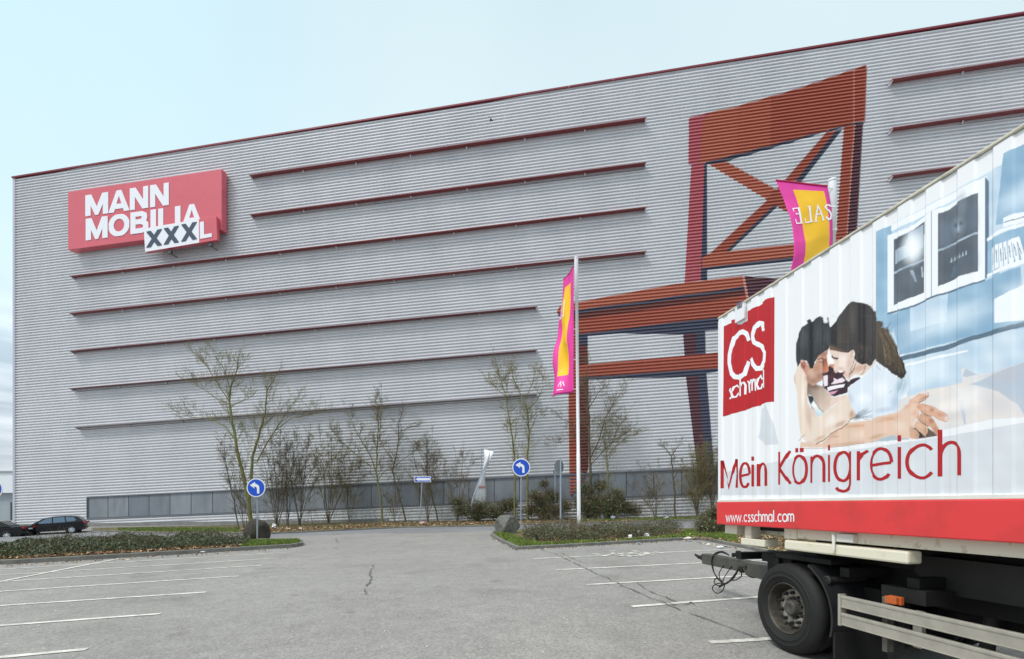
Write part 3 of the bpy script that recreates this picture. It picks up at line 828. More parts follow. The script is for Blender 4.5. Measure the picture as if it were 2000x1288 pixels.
# The picture is drawn in code: every outline below is filled into a fine field of colours, which becomes the per-corner
# ink of the printed film that follows the ribs.
RX0, RY0, RX1, RY1, RS = 1396, 170, 2110, 985, 2           # extent in photo pixels, samples per pixel
NXR, NYR = (RX1 - RX0) * RS, (RY1 - RY0) * RS
FIELD = np.empty((NYR, NXR, 3), np.float32)
FIELD[:] = np.array(lin("#edeff2")[:3], np.float32)
def fill_mask(px, pad=0):
    xs_ = [q[0] for q in px]; ys_ = [q[1] for q in px]
    x0 = max(0, int((min(xs_) - RX0) * RS) - 1); x1 = min(NXR, int((max(xs_) - RX0) * RS) + 2)
    y0 = max(0, int((min(ys_) - RY0) * RS) - 1); y1 = min(NYR, int((max(ys_) - RY0) * RS) + 2)
    if x1 <= x0 or y1 <= y0: return None
    gx = RX0 + (np.arange(x0, x1) + .5) / RS; gy = RY0 + (np.arange(y0, y1) + .5) / RS
    m = np.zeros((y1 - y0, x1 - x0), bool)
    n = len(px)
    for i in range(n):
        (ax_, ay_), (bx_, by_) = px[i], px[(i + 1) % n]
        if ay_ == by_: continue
        r = (ay_ > gy) != (by_ > gy)
        xi = ax_ + (bx_ - ax_) * (gy - ay_) / (by_ - ay_)
        m ^= r[:, None] & (gx[None, :] < xi[:, None])
    return x0, x1, y0, y1, m, gx, gy
def blend(box, alpha, col):
    x0, x1, y0, y1 = box
    F_ = FIELD[y0:y1, x0:x1]
    F_ += (col - F_) * alpha[..., None]
def P(px, mi, step=1):
    r = fill_mask(px)
    if r is None: return
    x0, x1, y0, y1, m, gx, gy = r
    a, b = (np.array(lin(h)[:3], np.float32) for h in PCOL[mi])
    t = .35 + .22 * np.sin(gx[None, :] * .045 + gy[:, None] * .03) + .16 * np.sin(gx[None, :] * .11 - gy[:, None] * .07 + 1) + .1 * np.sin(gy[:, None] * .19 + gx[None, :] * .02)
    blend((x0, x1, y0, y1), m.astype(np.float32), a + (b - a) * np.clip(t, 0, 1)[..., None].astype(np.float32))
def G(px, c0, c1, p0, p1, a0=1.0, a1=1.0):
    """an outline that fades from one ink to another"""
    r = fill_mask(px)
    if r is None: return
    x0, x1, y0, y1, m, gx, gy = r
    A, B = (np.array(lin(h)[:3], np.float32) for h in (c0, c1))
    dx, dy = p1[0] - p0[0], p1[1] - p0[1]; dd = dx * dx + dy * dy
    t = np.clip(((gx[None, :] - p0[0]) * dx + (gy[:, None] - p0[1]) * dy) / dd, 0, 1).astype(np.float32)
    blend((x0, x1, y0, y1), m * (a0 + (a1 - a0) * t), A + (B - A) * t[..., None])
def soft(px, c, a=.6, shrink=.35):
    """a soft-edged patch of ink"""
    cx = sum(p[0] for p in px) / len(px); cy = sum(p[1] for p in px) / len(px)
    big = [(cx + (x - cx) * 1.25, cy + (y - cy) * 1.25) for x, y in px]
    r = fill_mask(big)
    if r is None: return
    x0, x1, y0, y1, m, gx, gy = r
    acc = np.zeros(m.shape, np.float32); K = 16
    for k in range(K):
        f = 1.25 - 1.15 * k / (K - 1)
        q = fill_mask([(cx + (x - cx) * f, cy + (y - cy) * f) for x, y in px])
        if q is None: continue
        a0_, a1_, b0_, b1_, mm = q[:5]
        acc[b0_ - y0:b1_ - y0, a0_ - x0:a1_ - x0] += mm / K
    acc = acc * acc * (3 - 2 * acc)
    blend((x0, x1, y0, y1), acc * a, np.array(lin(c)[:3], np.float32))
def oval(cx, cy, rx, ry, rot=0, n=18):
    r = math.radians(rot)
    return [(cx + rx * math.cos(t) * math.cos(r) - ry * math.sin(t) * math.sin(r), cy + rx * math.cos(t) * math.sin(r) + ry * math.sin(t) * math.cos(r)) for t in (2 * math.pi * k / n for k in range(n))]
def Z2(pts): return [(1520 + x / 3.789, 560 + y / 3.789) for x, y in pts]
def Z3(pts): return [(1700 + x / 3.22, 240 + y / 3.22) for x, y in pts]
def Z4(pts): return [(1780 + x / 4.295, 680 + y / 4.295) for x, y in pts]
# grey foot of the picture
P([(1500, 905), (1560, 893), (1700, 874), (1850, 852), (2200, 790), (2200, 962), (1403.5, 968), (1403.5, 925), (1450, 915)], GRF)
# blue room
P([(1711, 453), (1775, 421), (1850, 380), (1940, 330), (2010, 296), (2200, 190), (2200, 760), (1990, 735), (1880, 752), (1772, 775), (1765, 690), (1711, 640)], BLW)
P([(1711, 453), (1740, 440), (1742, 650), (1711, 640)], BLU)
P([(1740, 615), (1819, 583), (1921, 549), (1990, 520), (2000, 640), (1905, 655), (1757, 694), (1742, 640)], BLU)
P(Z3([(250, 1130), (480, 1050), (470, 1250), (250, 1310)]), BLW)
P(Z3([(780, 1110), (966, 1010), (966, 1240), (780, 1260)]), WHT)
P([(1960, 300), (2060, 250), (2060, 420), (1945, 440)], BLU)
P([(1738, 452), (1775, 436), (1850, 396), (1925, 357), (1925, 343), (1850, 382), (1775, 422), (1738, 440)], WHT)
# wall cabinet with two glazed doors
P(Z3([(713, 340), (738, 372), (738, 960), (713, 985)]), SLT)
P(Z3([(100, 708), (240, 660), (383, 555), (490, 520), (713, 362), (713, 985), (620, 1015), (490, 1060), (385, 1095), (240, 1160), (100, 1200)]), WHT)
P(Z3([(138, 735), (240, 690), (333, 620), (330, 1068), (240, 1105), (138, 1148)]), GLS)
P(Z3([(425, 573), (490, 545), (560, 490), (668, 440), (668, 935), (560, 965), (490, 1000), (425, 1030)]), GLS)
P(Z3([(383, 556), (388, 553), (388, 1093), (383, 1095)]), SLT)
P(Z3([(138, 940), (330, 855), (330, 868), (138, 954)]), SLV)
P(Z3([(425, 800), (560, 735), (668, 685), (668, 698), (560, 748), (425, 812)]), SLV)
P(Z3([(100, 1195), (240, 1158), (385, 1092), (490, 1058), (713, 984), (713, 995), (490, 1070), (385, 1104), (240, 1170), (100, 1206)]), SLT)
# bust, lamp glow, book rows behind the glass
P(Z3([(150, 800), (225, 770), (240, 690), (325, 640), (325, 780), (225, 850), (150, 890)]), SLV)
soft(Z3(oval(548, 655, 55, 85, 8)), "#8f9dab", .9); soft(Z3(oval(530, 645, 18, 20, 0)), "#4c555f", .8); soft(Z3(oval(572, 632, 16, 18, 0)), "#4c555f", .8); soft(Z3(oval(552, 668, 12, 26, 0)), "#b7c3ce", .8); soft(Z3(oval(550, 700, 20, 10, 0)), "#4c555f", .7)
soft(Z3(oval(470, 700, 40, 120, 0)), "#75869a", .6); soft(Z3(oval(640, 600, 40, 120, 0)), "#6f7f92", .6); soft(Z3(oval(630, 860, 50, 90, 0)), "#5f6b7a", .6)
soft(Z3(oval(262, 790, 70, 110, 5)), "#e9f2f8", .95); soft(Z3(oval(262, 790, 26, 30, 5)), "#ffffff", 1.0); ln_ = None
P(Z3([(248, 930), (262, 925), (285, 1000), (272, 1000)]), SLV); P(Z3([(310, 905), (320, 905), (325, 970), (316, 972)]), SLV)
for k in range(6): P(Z3([(495 + 20 * k, 880 - 9 * k), (508 + 20 * k, 874 - 9 * k), (503 + 20 * k, 845 - 9 * k)]), SLV, 0.1)
for k in range(4): P(Z3([(500 + 14 * k, 975 - 5 * k), (508 + 14 * k, 972 - 5 * k), (520 + 10 * k, 900 - 6 * k), (514 + 10 * k, 902 - 6 * k)]), SLT, 0.1)
# open shelves with books
P(Z3([(730, 740), (820, 700), (966, 640), (966, 850), (820, 930), (800, 975), (725, 960)]), BLU)
P(Z3([(725, 725), (820, 670), (966, 625), (1300, 520), (1300, 545), (966, 645), (820, 692), (725, 748)]), WHT)
P(Z3([(835, 600), (900, 570), (966, 558), (1300, 470), (1300, 520), (966, 618), (835, 660)]), WHT)
P(Z3([(840, 625), (966, 585), (966, 590), (840, 631)]), SLT)
P(Z3([(725, 955), (820, 910), (966, 850), (1300, 730), (1300, 760), (966, 880), (820, 935), (725, 972)]), WHT)
bk_x = [(755, 790, 755, 935), (782, 770, 785, 920), (808, 762, 812, 912), (835, 752, 842, 900), (862, 744, 873, 888), (885, 730, 905, 876), (905, 722, 942, 862)]
for i, (x0, y0, x1, y1) in enumerate(bk_x):
    P(Z3([(x0, y0), (x0 + 22, y0 - 10), (x1 + 24, y1 - 10), (x1, y1)]), WHT, 0.2)
    P(Z3([(x0 + 8, y0 + 30), (x0 + 12, y0 + 28), (x0 + 16 + (x1 - x0) * .6, y1 - 40), (x0 + 11 + (x1 - x0) * .6, y1 - 38)]), SLT, 0.1)
# rail along the wall
P([(1757.5, 697), (1840, 676), (1900, 656), (2000, 627), (2200, 560), (2200, 572), (2000, 637), (1900, 665), (1840, 686), (1757.5, 706)], SLT)
P([(1765, 712), (1840, 693), (1890, 684), (1892, 687), (1840, 698), (1765, 717)], WHT)
# bed linen and pillow
P([(1744, 787), (1800, 764), (1880, 748), (1878, 722), (1884, 719), (1910, 732), (1940, 728), (2000, 706), (2200, 640), (2200, 800), (2000, 815), (1930, 820), (1880, 832), (1840, 840), (1780, 860), (1744, 820)], BED)
P([(1935, 733), (2000, 706), (2200, 640), (2200, 800), (2000, 814), (1985, 790), (1950, 765), (1900, 752), (1893, 752)], FLD)
P([(1880, 735), (1886, 720), (1908, 732), (1886, 737)], FLD)
P([(1872, 785), (1882, 780), (1887, 828), (1884, 830)], FLD)
# pillow corner on the left
P([(1483, 838), (1486, 800), (1495, 790), (1510, 830), (1519, 868), (1495, 870), (1480, 855)], GRF)
# soft tone over the flats
def so2(cx, cy, rx, ry, rot, c, a, sh=.35): soft(Z2(oval(cx, cy, rx, ry, rot)), c, a, sh)
# blue wall falls off to white towards the lamp-lit middle
soft([(1745, 640), (1800, 610), (1870, 590), (1930, 575), (1960, 600), (1900, 640), (1820, 665), (1755, 685)], "#e2edf6", .75)
soft([(1760, 720), (1810, 700), (1870, 690), (1878, 735), (1800, 758), (1765, 765)], "#e6eff7", .7)
soft([(1955, 560), (2010, 530), (2080, 560), (2080, 620), (1960, 640)], "#f0f5fa", .9)
soft([(1930, 400), (1990, 350), (2060, 320), (2060, 400), (1940, 430)], "#d5e4f0", .8)
soft(oval(1782, 482, 22, 34, 10), "#f4f8fb", .8, .2)
soft(oval(1880, 400, 12, 30, 0), "#8f9aa6", .5)
def solid(px, c, a=1.0): G(px, c, c, px[0], (px[0][0] + 1, px[0][1]), a, a)
def ln(px, w, c, a=1.0):
    C = np.array(lin(c)[:3], np.float32)
    for q in ribbon(px, max(w, .6), max(w, .6)):
        r = fill_mask(q)
        if r: blend(r[:4], r[4] * np.float32(a * min(1, w / .6)), C)
def KA(pts): return [(1545 + x / 7.575, 610 + y / 7.575) for x, y in pts]
def KB(pts): return [(1600 + x / 7.156, 580 + y / 7.156) for x, y in pts]
def KC(pts): return [(1690 + x / 9.2, 740 + y / 9.2) for x, y in pts]
def KD(pts): return [(1540 + x / 8.585, 740 + y / 8.585) for x, y in pts]
def soK(K, cx, cy, rx, ry, rot, c, a): soft(K(oval(cx, cy, rx, ry, rot)), c, a)
# striped cushion and the bright gap between the two faces
solid(KA([(515, 700), (550, 540), (590, 640), (640, 700), (640, 800), (570, 780), (530, 790)]), "#fbf7f4")
solid(KA([(540, 775), (640, 765), (640, 840), (560, 800)]), "#d79c7c")
solid(KA([(450, 930), (535, 880), (540, 800), (560, 785), (630, 830), (650, 890), (700, 890), (770, 900), (760, 930), (800, 1000), (830, 1030), (915, 985), (1010, 960), (1040, 990), (915, 1060), (825, 1110), (815, 1190), (640, 1250), (580, 1222), (520, 1160), (455, 1110)]), "#3b1f2b")
soK(KA, 600, 960, 70, 60, 0, "#6a2a40", .6); soK(KA, 800, 1080, 90, 40, -25, "#241a22", .8)
solid(KA([(460, 945), (525, 930), (527, 1085), (470, 1100)]), "#f1e6ee")
solid(KA([(590, 1062), (640, 1020), (630, 975), (690, 1000), (740, 965), (790, 1010), (730, 1048), (640, 1066)]), "#eedfe7")
solid(KA([(520, 1110), (780, 1062), (765, 1108), (530, 1170)]), "#f5f0f5")
solid(KA([(545, 1190), (700, 1158), (640, 1210), (580, 1222)]), "#dfa5bd")
ln(KA([(500, 1112), (800, 1030)]), 1.6, "#2a1820"); ln(KA([(505, 1110), (515, 1160)]), 1.8, "#2a1820")
# his neck and collar
G(KD([(290, 40), (560, 130), (640, 230), (760, 315), (970, 262), (930, 330), (800, 420), (570, 575), (430, 380), (380, 300), (305, 250)]), "#8a7263", "#e6d3c6", KD([(300, 150)])[0], KD([(720, 380)])[0])
soK(KD, 430, 130, 130, 60, 10, "#7d6556", .8); soK(KD, 640, 400, 70, 90, 30, "#d8b8a4", .5)
solid(KD([(300, 120), (310, 250), (330, 290), (400, 290), (432, 330), (425, 372), (372, 452), (325, 370)]), "#33383b")
ln(KD([(335, 275), (400, 285), (435, 335), (375, 450)]), .8, "#c9d2d6")
G(KD([(425, 370), (568, 578), (555, 640), (500, 662), (440, 560), (385, 470)]), "#f3f6f8", "#bcd6df", KD([(460, 450)])[0], KD([(510, 650)])[0])
ln(KD([(430, 372), (570, 575)]), .9, "#3c4448")
# his head
solid(KA([(135, 720), (240, 780), (330, 830), (400, 650), (540, 540), (512, 640), (522, 720), (540, 830), (530, 880), (470, 905), (455, 960), (440, 1015), (330, 1092), (235, 1045), (190, 930), (160, 860)]), "#c8a08a")
soK(KA, 290, 900, 80, 90, 0, "#d8b9a6", .9); soK(KA, 470, 620, 70, 50, -30, "#b0765a", .9); soK(KA, 380, 830, 60, 80, 20, "#c08d72", .7)
soK(KA, 330, 1020, 110, 50, -15, "#a98570", .8); soK(KA, 420, 950, 50, 60, 0, "#9c7460", .7)
G(KA([(455, 690), (508, 690), (525, 760), (541, 830), (530, 880), (480, 890), (455, 880)]), "#8f5138", "#d98c68", KA([(455, 760)])[0], KA([(540, 800)])[0])
ln(KA([(400, 700), (450, 680), (458, 705)]), 1.6, "#4b3328"); ln(KA([(410, 745), (440, 735), (455, 760)]), 1.1, "#6b4636"); ln(KA([(455, 690), (456, 800)]), 1.2, "#5e3626")
solid(KA([(440, 905), (530, 882), (470, 930), (455, 960)]), "#63333a"); ln(KA([(455, 885), (500, 900), (532, 880)]), .9, "#7d3f30")
for k in range(26):
    rr_ = random.Random(k); x, y = rr_.uniform(230, 440), rr_.uniform(900, 1060); ln(KA([(x, y), (x + 6, y + 10)]), .5, "#8d705f", .7)
solid(KA([(130, 740), (180, 708), (226, 760), (232, 840), (216, 932), (180, 922), (150, 850)]), "#cf9a86")
solid(KA([(148, 760), (185, 738), (212, 800), (195, 872), (165, 822)]), "#96594a"); ln(KA([(170, 760), (205, 800), (190, 860)]), 1.2, "#d8a592")
HM = [(72, 600), (80, 460), (108, 380), (125, 290), (170, 210), (240, 160), (215, 130), (262, 98), (290, 130), (318, 148), (370, 92), (430, 60), (450, 78), (465, 150), (500, 165), (535, 148), (515, 85), (542, 85), (545, 170), (580, 225), (598, 212), (602, 440), (560, 500), (540, 545), (460, 595), (400, 660), (352, 740), (330, 832), (265, 832), (250, 790), (215, 718), (150, 708), (118, 790), (112, 880), (80, 720)]
solid(KA(HM), "#34383b")
soK(KA, 190, 400, 60, 190, 6, "#4d5457", .8); soK(KA, 395, 330, 60, 220, 0, "#4a5053", .8); soK(KA, 530, 340, 50, 160, 0, "#4c5356", .75)
solid(KA([(250, 160), (326, 140), (326, 832), (268, 832), (250, 780)]), "#191b1e"); ln(KA([(460, 110), (462, 590)]), 1.5, "#1f2124"); ln(KA([(128, 290), (128, 700)]), 1.2, "#23262a")  # dark bands: reflections off the rib slopes, put into the hair colour
rr_ = random.Random(2)
for k in range(46):
    x = rr_.uniform(95, 580); y = rr_.uniform(200, 520) if x < 460 else rr_.uniform(210, 440); l = rr_.uniform(60, 160)
    ln(KA([(x, y), (x + rr_.uniform(-12, 12), y + l * .5), (x + rr_.uniform(-22, 10), y + l * .9)]), rr_.uniform(.35, .8), rr_.choice(("#5d6467", "#22262a", "#50565a")), .7)
ln(KA([(225, 165), (245, 120), (275, 108)]), .7, "#34383b"); ln(KA([(305, 150), (285, 115), (262, 112)]), .7, "#34383b")
# her face, neck
solid(KB([(140, 735), (220, 750), (300, 770), (390, 775), (440, 745), (485, 740), (475, 800), (500, 850), (530, 900), (600, 935), (640, 925), (700, 960), (790, 880), (790, 930), (690, 1010), (590, 1105), (500, 1082), (400, 1168), (345, 1122), (330, 1090), (312, 1075), (342, 1040), (300, 1042), (285, 1022), (240, 1068), (214, 1052), (203, 1000), (216, 940), (210, 900), (175, 850), (163, 800)]), "#e6d3c8")
soK(KB, 560, 1000, 120, 60, -20, "#c9a48f", .8); soK(KB, 440, 1060, 40, 90, 35, "#c79f88", .7); soK(KB, 320, 950, 60, 50, 0, "#f4e6de", .9); soK(KB, 330, 870, 60, 70, 0, "#f6ebe4", .8); soK(KB, 290, 1000, 34, 30, 0, "#dfb3a3", .7)
soK(KB, 235, 1045, 28, 22, 0, "#d9a594", .7); soK(KB, 360, 1090, 40, 40, 0, "#dcb9aa", .6)
solid(KB([(170, 842), (182, 824), (215, 848), (272, 852), (262, 872), (215, 872)]), "#2c2a2d"); ln(KB([(245, 872), (252, 895)]), 1.2, "#4d4a4e"); ln(KB([(180, 826), (200, 812)]), .7, "#3a3638")
ln(KB([(248, 1062), (275, 1045)]), .9, "#8b5a50"); solid(KB([(302, 1052), (322, 1056), (348, 1040), (337, 1076), (316, 1086)]), "#a9545c"); ln(KB([(300, 1052), (346, 1040)]), .6, "#5d2e34")
solid(KB([(445, 760), (480, 745), (482, 800), (460, 800)]), "#d9b4a2")
# her shirt
solid(Z2([(505, 800), (510, 770), (530, 735), (620, 672), (720, 560), (780, 606), (860, 672), (950, 650), (970, 760), (900, 840), (862, 930), (700, 985), (570, 970), (545, 900), (500, 850)]), "#dfe7f1")
soK(KC, 640, 130, 130, 210, 30, "#a9c2cd", .95); soK(KC, 520, 420, 110, 170, 10, "#b9cbdd", .85); soK(KC, 260, 180, 150, 200, 0, "#f4f7fc", .8); soK(KD, 1250, 330, 160, 120, 0, "#f2f6fb", .7); soK(KD, 1040, 330, 60, 120, -20, "#c3cfdd", .7); soK(KC, 330, 560, 200, 60, -10, "#bccada", .7); soK(KC, 430, 235, 40, 14, -30, "#b4c2d2", .7)
ln(KC([(570, 120), (560, 200), (590, 300)]), 1.4, "#b3c4cd", .7); ln(KC([(700, 40), (640, 220), (580, 320)]), 1.2, "#dfe9ee", .9)
soK(KD, 1150, 640, 90, 60, -20, "#5f6a74", .9); soK(KD, 1250, 560, 110, 60, -40, "#aab6c4", .7)
for e in ((1390, 530), (1410, 612), (1390, 640), (1340, 690), (1240, 520), (1190, 540), (1300, 520)): ln(KD([(1135, 645), ((1135 + e[0]) / 2, (645 + e[1]) / 2 + 8), e]), .9, "#6e7985", .8)
ln(KB([(800, 960), (830, 1000), (860, 1025)]), 1.2, "#9aa8b8", .8)
# her hair
HW = [(168, 425), (240, 340), (300, 220), (390, 100), (470, 65), (560, 80), (650, 100), (730, 150), (790, 210), (805, 340), (885, 343), (892, 400), (862, 425), (940, 450), (975, 560), (1060, 680), (1120, 820), (1190, 930), (1217, 1060), (1195, 1120), (1150, 1147), (1090, 1112), (1000, 1072), (930, 1000), (850, 935), (800, 902), (790, 870), (740, 930), (690, 972), (640, 932), (590, 947), (530, 910), (490, 860), (502, 790), (480, 740), (390, 780), (310, 776), (220, 752), (138, 742), (148, 680)]
solid(KB(HW), "#423d3b")
soK(KB, 460, 330, 70, 260, 0, "#5b5650", .85); soK(KB, 710, 420, 70, 300, 0, "#4f4a49", .8); soK(KB, 290, 560, 80, 180, 20, "#514942", .7)
solid(KB([(545, 85), (636, 100), (632, 930), (590, 945), (540, 905)]), "#262223"); solid(KB([(172, 425), (250, 340), (252, 690), (165, 650)]), "#2b2626")  # dark bands again put the rib reflections into the hair colour
G(KB([(800, 340), (885, 345), (892, 400), (862, 425), (940, 450), (975, 560), (1060, 680), (1120, 820), (1190, 930), (1217, 1060), (1195, 1120), (1150, 1147), (1090, 1112), (1000, 1072), (930, 1000), (850, 935), (800, 902)]), "#5c5145", "#33291f", KB([(860, 450)])[0], KB([(1120, 1080)])[0])
G(KB([(138, 742), (148, 680), (300, 730), (392, 760), (390, 782), (310, 776), (220, 752)]), "#7a5c48", "#4e4038", KB([(150, 720)])[0], KB([(390, 770)])[0])
rr_ = random.Random(7)
for k in range(70):
    t = rr_.random(); x0 = 820 + 120 * t; y0 = 430 + rr_.uniform(-30, 80); x1 = 900 + 290 * t; y1 = 900 + 190 * t + rr_.uniform(-60, 40)
    ln(KB([(x0, y0), ((x0 + x1) / 2 + 20, (y0 + y1) / 2 - 30), (x1, y1)]), rr_.uniform(.4, 1.0), rr_.choice(("#7d6a52", "#2a211b", "#6a5844", "#94805f", "#3a2f27")), .75)
for k in range(60):
    y = rr_.uniform(250, 760); x = rr_.uniform(180, 760); l = rr_.uniform(60, 200)
    ln(KB([(x, y), (x + l * .5, y + 14), (min(x + l, 790), y + 6)]), rr_.uniform(.35, .7), rr_.choice(("#6b655f", "#2c2829", "#57514c")), .6)
for k in range(26):
    x = rr_.uniform(500, 780); y = rr_.uniform(640, 760)
    ln(KB([(x, y), (x + rr_.uniform(-10, 20), y + 80), (x + rr_.uniform(-30, 10), y + rr_.uniform(130, 180))]), rr_.uniform(.4, .9), rr_.choice(("#6a5a4c", "#2a2424", "#4f453d")), .7)
for k in range(14):
    ln(KB([(395 + k * 3, 100 + k * 28), (440, 120 + k * 26)]), .5, "#8d826f", .55)
ln(KB([(495, 860), (470, 960), (400, 1090)]), 1.0, "#6d4f3e"); ln(KB([(520, 920), (480, 1020), (398, 1120)]), 1.0, "#8a6a54"); ln(KB([(510, 940), (470, 1040), (440, 1080)]), .7, "#5a4234"); ln(KB([(632, 945), (612, 1040), (578, 1092)]), .8, "#6d4f3e")
ln(KB([(940, 440), (985, 350)]), .7, "#4a4036"); ln(KB([(970, 560), (1005, 565)]), .6, "#4a4036"); solid(KB([(700, 140), (715, 145), (780, 200), (770, 206)]), "#cfd6df")
for i in range(0, len(HW) - 1):
    a_, b_ = HW[i], HW[(i + 1) % len(HW)]
    for k in range(3):
        t = rr_.random(); x, y = a_[0] + (b_[0] - a_[0]) * t, a_[1] + (b_[1] - a_[1]) * t
        if y < 700 or x > 820: ln(KB([(x - rr_.uniform(0, 20), y + rr_.uniform(0, 30)), (x + rr_.uniform(-6, 10), y - 2), (x + rr_.uniform(4, 26), y + rr_.uniform(-10, 24))]), .45, "#4d443c", .6)
for i in range(0, 17):
    a_, b_ = HM[i], HM[i + 1]
    for k in range(2):
        t = rr_.random(); x, y = a_[0] + (b_[0] - a_[0]) * t, a_[1] + (b_[1] - a_[1]) * t
        ln(KA([(x + 10, y + 25), (x, y), (x + rr_.uniform(-12, 14), y - rr_.uniform(4, 18))]), .5, "#34383b", .7)
# arms
solid(Z2([(330, 1130), (510, 1010), (700, 985), (850, 940), (920, 920), (930, 1118), (850, 1116), (790, 1128), (720, 1148), (500, 1180), (330, 1192), (160, 1190), (170, 1150), (230, 1165)]), "#e3c9b6")
soK(KD, 1150, 790, 330, 40, -5, "#d8a988", .8); soK(KD, 700, 960, 150, 60, -30, "#cf9f80", .7); soK(KD, 1000, 1090, 420, 40, -6, "#d0ab90", .7); soK(KD, 1250, 930, 260, 70, -6, "#ecd6c6", .8); soK(KD, 800, 975, 60, 14, -10, "#a97c62", .6)
solid(KD([(1460, 1055), (1640, 960), (1717, 945), (1717, 1030), (1640, 1050)]), "#b9c6cf"); solid(KC([(200, 1115), (350, 1040), (470, 1010), (600, 1055), (800, 1080), (780, 1092), (400, 1112)]), "#b4c2cc")
ln(KD([(190, 1172), (560, 1172), (980, 1120), (1450, 1052)]), 1.0, "#9b8674", .8)
solid(Z2([(250, 1000), (330, 938), (420, 880), (508, 805), (545, 890), (572, 962), (520, 1006), (400, 1092), (320, 1160), (230, 1166)]), "#e9dacd")
solid(Z2([(118, 700), (125, 640), (150, 585), (160, 580), (197, 655), (208, 720), (210, 860), (250, 930), (290, 970), (320, 985), (290, 1130), (230, 1166), (180, 1130), (160, 1060), (150, 950), (140, 780)]), "#e9dacd")
soK(KD, 1060, 600, 70, 90, 20, "#c79a7c", .85); soK(KD, 420, 560, 60, 120, -25, "#dcbfae", .7); soK(KD, 280, 300, 36, 200, 0, "#e0c9ba", .7); soK(KD, 600, 880, 200, 60, -35, "#e6d2c4", .7); soK(KD, 330, 1080, 140, 40, 0, "#dcc0ae", .7); soK(KD, 700, 700, 160, 110, -35, "#f6eee8", .8)
ln(KD([(460, 1100), (570, 1030), (720, 920), (860, 840), (985, 745)]), 1.5, "#7a5340"); ln(KD([(990, 725), (1060, 670), (1115, 640)]), 1.3, "#704a38"); ln(KD([(180, 1040), (230, 970), (265, 930)]), 1.0, "#a3968d")
ln(KD([(300, 100), (305, 250), (330, 370), (420, 520)]), 1.1, "#4e443d", .9)
for a_, b_ in (((40, 905), (60, 1060)), ((55, 920), (62, 1010))): ln(KA([a_, b_]), 1.0, "#d0a092", .8)
soK(KD, 330, 640, 70, 260, -8, "#c9ad9a", .6); soK(KD, 860, 760, 120, 50, -33, "#c29c84", .7); soK(KD, 520, 1000, 120, 40, -30, "#cba88f", .7); soK(KD, 230, 300, 34, 260, 0, "#f6ece3", .7)
soK(KB, 420, 930, 70, 90, 0, "#d9bdae", .6); soK(KB, 450, 820, 30, 50, 0, "#cfae9d", .6); soK(KA, 240, 980, 60, 60, 0, "#a98570", .6)
# his hand
solid(KC([(-30, 780), (200, 690), (400, 640), (600, 600), (700, 520), (780, 440), (930, 430), (960, 470), (945, 560), (945, 680), (880, 720), (840, 830), (850, 900), (800, 1000), (790, 1080), (600, 1060), (470, 1012), (350, 1050), (200, 1112), (-30, 1165)]), "#e5cab7")
soK(KC, 400, 720, 260, 60, -12, "#d7ae92", .8); soK(KC, 200, 1040, 200, 50, -14, "#c5a284", .7); soK(KC, 620, 860, 160, 120, 0, "#ecd9cb", .8); soK(KC, 870, 620, 60, 70, 0, "#e0b3a0", .8); soK(KC, 760, 500, 110, 50, -30, "#dcb39a", .7); soK(KC, 830, 920, 40, 90, 0, "#b88f74", .7)
for k in range(6): ln(KC([(330 + 40 * k, 700 + 12 * k), (400 + 40 * k, 690 + 14 * k)]), .5, "#b58a70", .6)
solid(KC([(845, 880), (940, 940), (1000, 1000), (1120, 880), (1230, 960), (1305, 1030), (1160, 1052), (900, 1085)]), "#6a5a4f"); solid(KC([(925, 930), (1000, 985), (1012, 1055), (945, 1060)]), "#33302c")
solid(KC([(800, 1000), (850, 900), (900, 930), (952, 1000), (942, 1062), (880, 1087), (808, 1062)]), "#d3ac91"); soK(KC, 910, 1010, 36, 40, 0, "#b38a70", .7)
solid(KC([(850, 840), (900, 755), (960, 780), (1060, 830), (1122, 890), (1122, 965), (1070, 1042), (1010, 1000), (930, 920), (858, 880)]), "#dcb69d"); soK(KC, 1060, 940, 60, 70, 0, "#c4977b", .7); soK(KC, 950, 840, 80, 40, 25, "#e5c5b0", .7)
solid(KC([(900, 720), (940, 680), (980, 620), (1100, 650), (1200, 700), (1250, 770), (1320, 890), (1302, 1030), (1230, 960), (1180, 870), (1120, 850), (1000, 790), (930, 740)]), "#d3a78d"); soK(KC, 1190, 760, 60, 60, 0, "#b27458", .8); soK(KC, 1060, 720, 90, 40, 25, "#dfbaa4", .8); soK(KC, 1270, 920, 40, 90, -20, "#b5876a", .7)
solid(KC([(780, 440), (800, 380), (900, 300), (940, 265), (1010, 270), (1080, 280), (1120, 245), (1150, 260), (1142, 310), (1040, 375), (950, 432), (880, 440)]), "#dfb9a2"); soK(KC, 1040, 340, 110, 24, -28, "#b98465", .8); soK(KC, 900, 360, 80, 40, -30, "#e9cbb9", .7); solid(KC([(1085, 285), (1115, 258), (1125, 275), (1100, 300)]), "#f1dcd2")
ln(KC([(1148, 312), (1040, 385), (930, 436)]), 1.3, "#5d3a2c")
solid(KC([(945, 560), (900, 520), (920, 445), (1000, 450), (1180, 490), (1250, 525), (1380, 590), (1450, 650), (1472, 730), (1440, 776), (1390, 762), (1250, 690), (1150, 655), (1050, 630), (980, 590)]), "#dcb096"); soK(KC, 1200, 560, 50, 44, 0, "#bd7d5c", .85); soK(KC, 1080, 540, 100, 40, 10, "#e6c3ae", .8); soK(KC, 1350, 640, 80, 46, 32, "#c98d6e", .8); soK(KC, 950, 510, 50, 50, 0, "#d0a184", .7)
solid(KC([(1400, 695), (1448, 660), (1466, 730), (1432, 770), (1402, 742)]), "#f0d0c4")
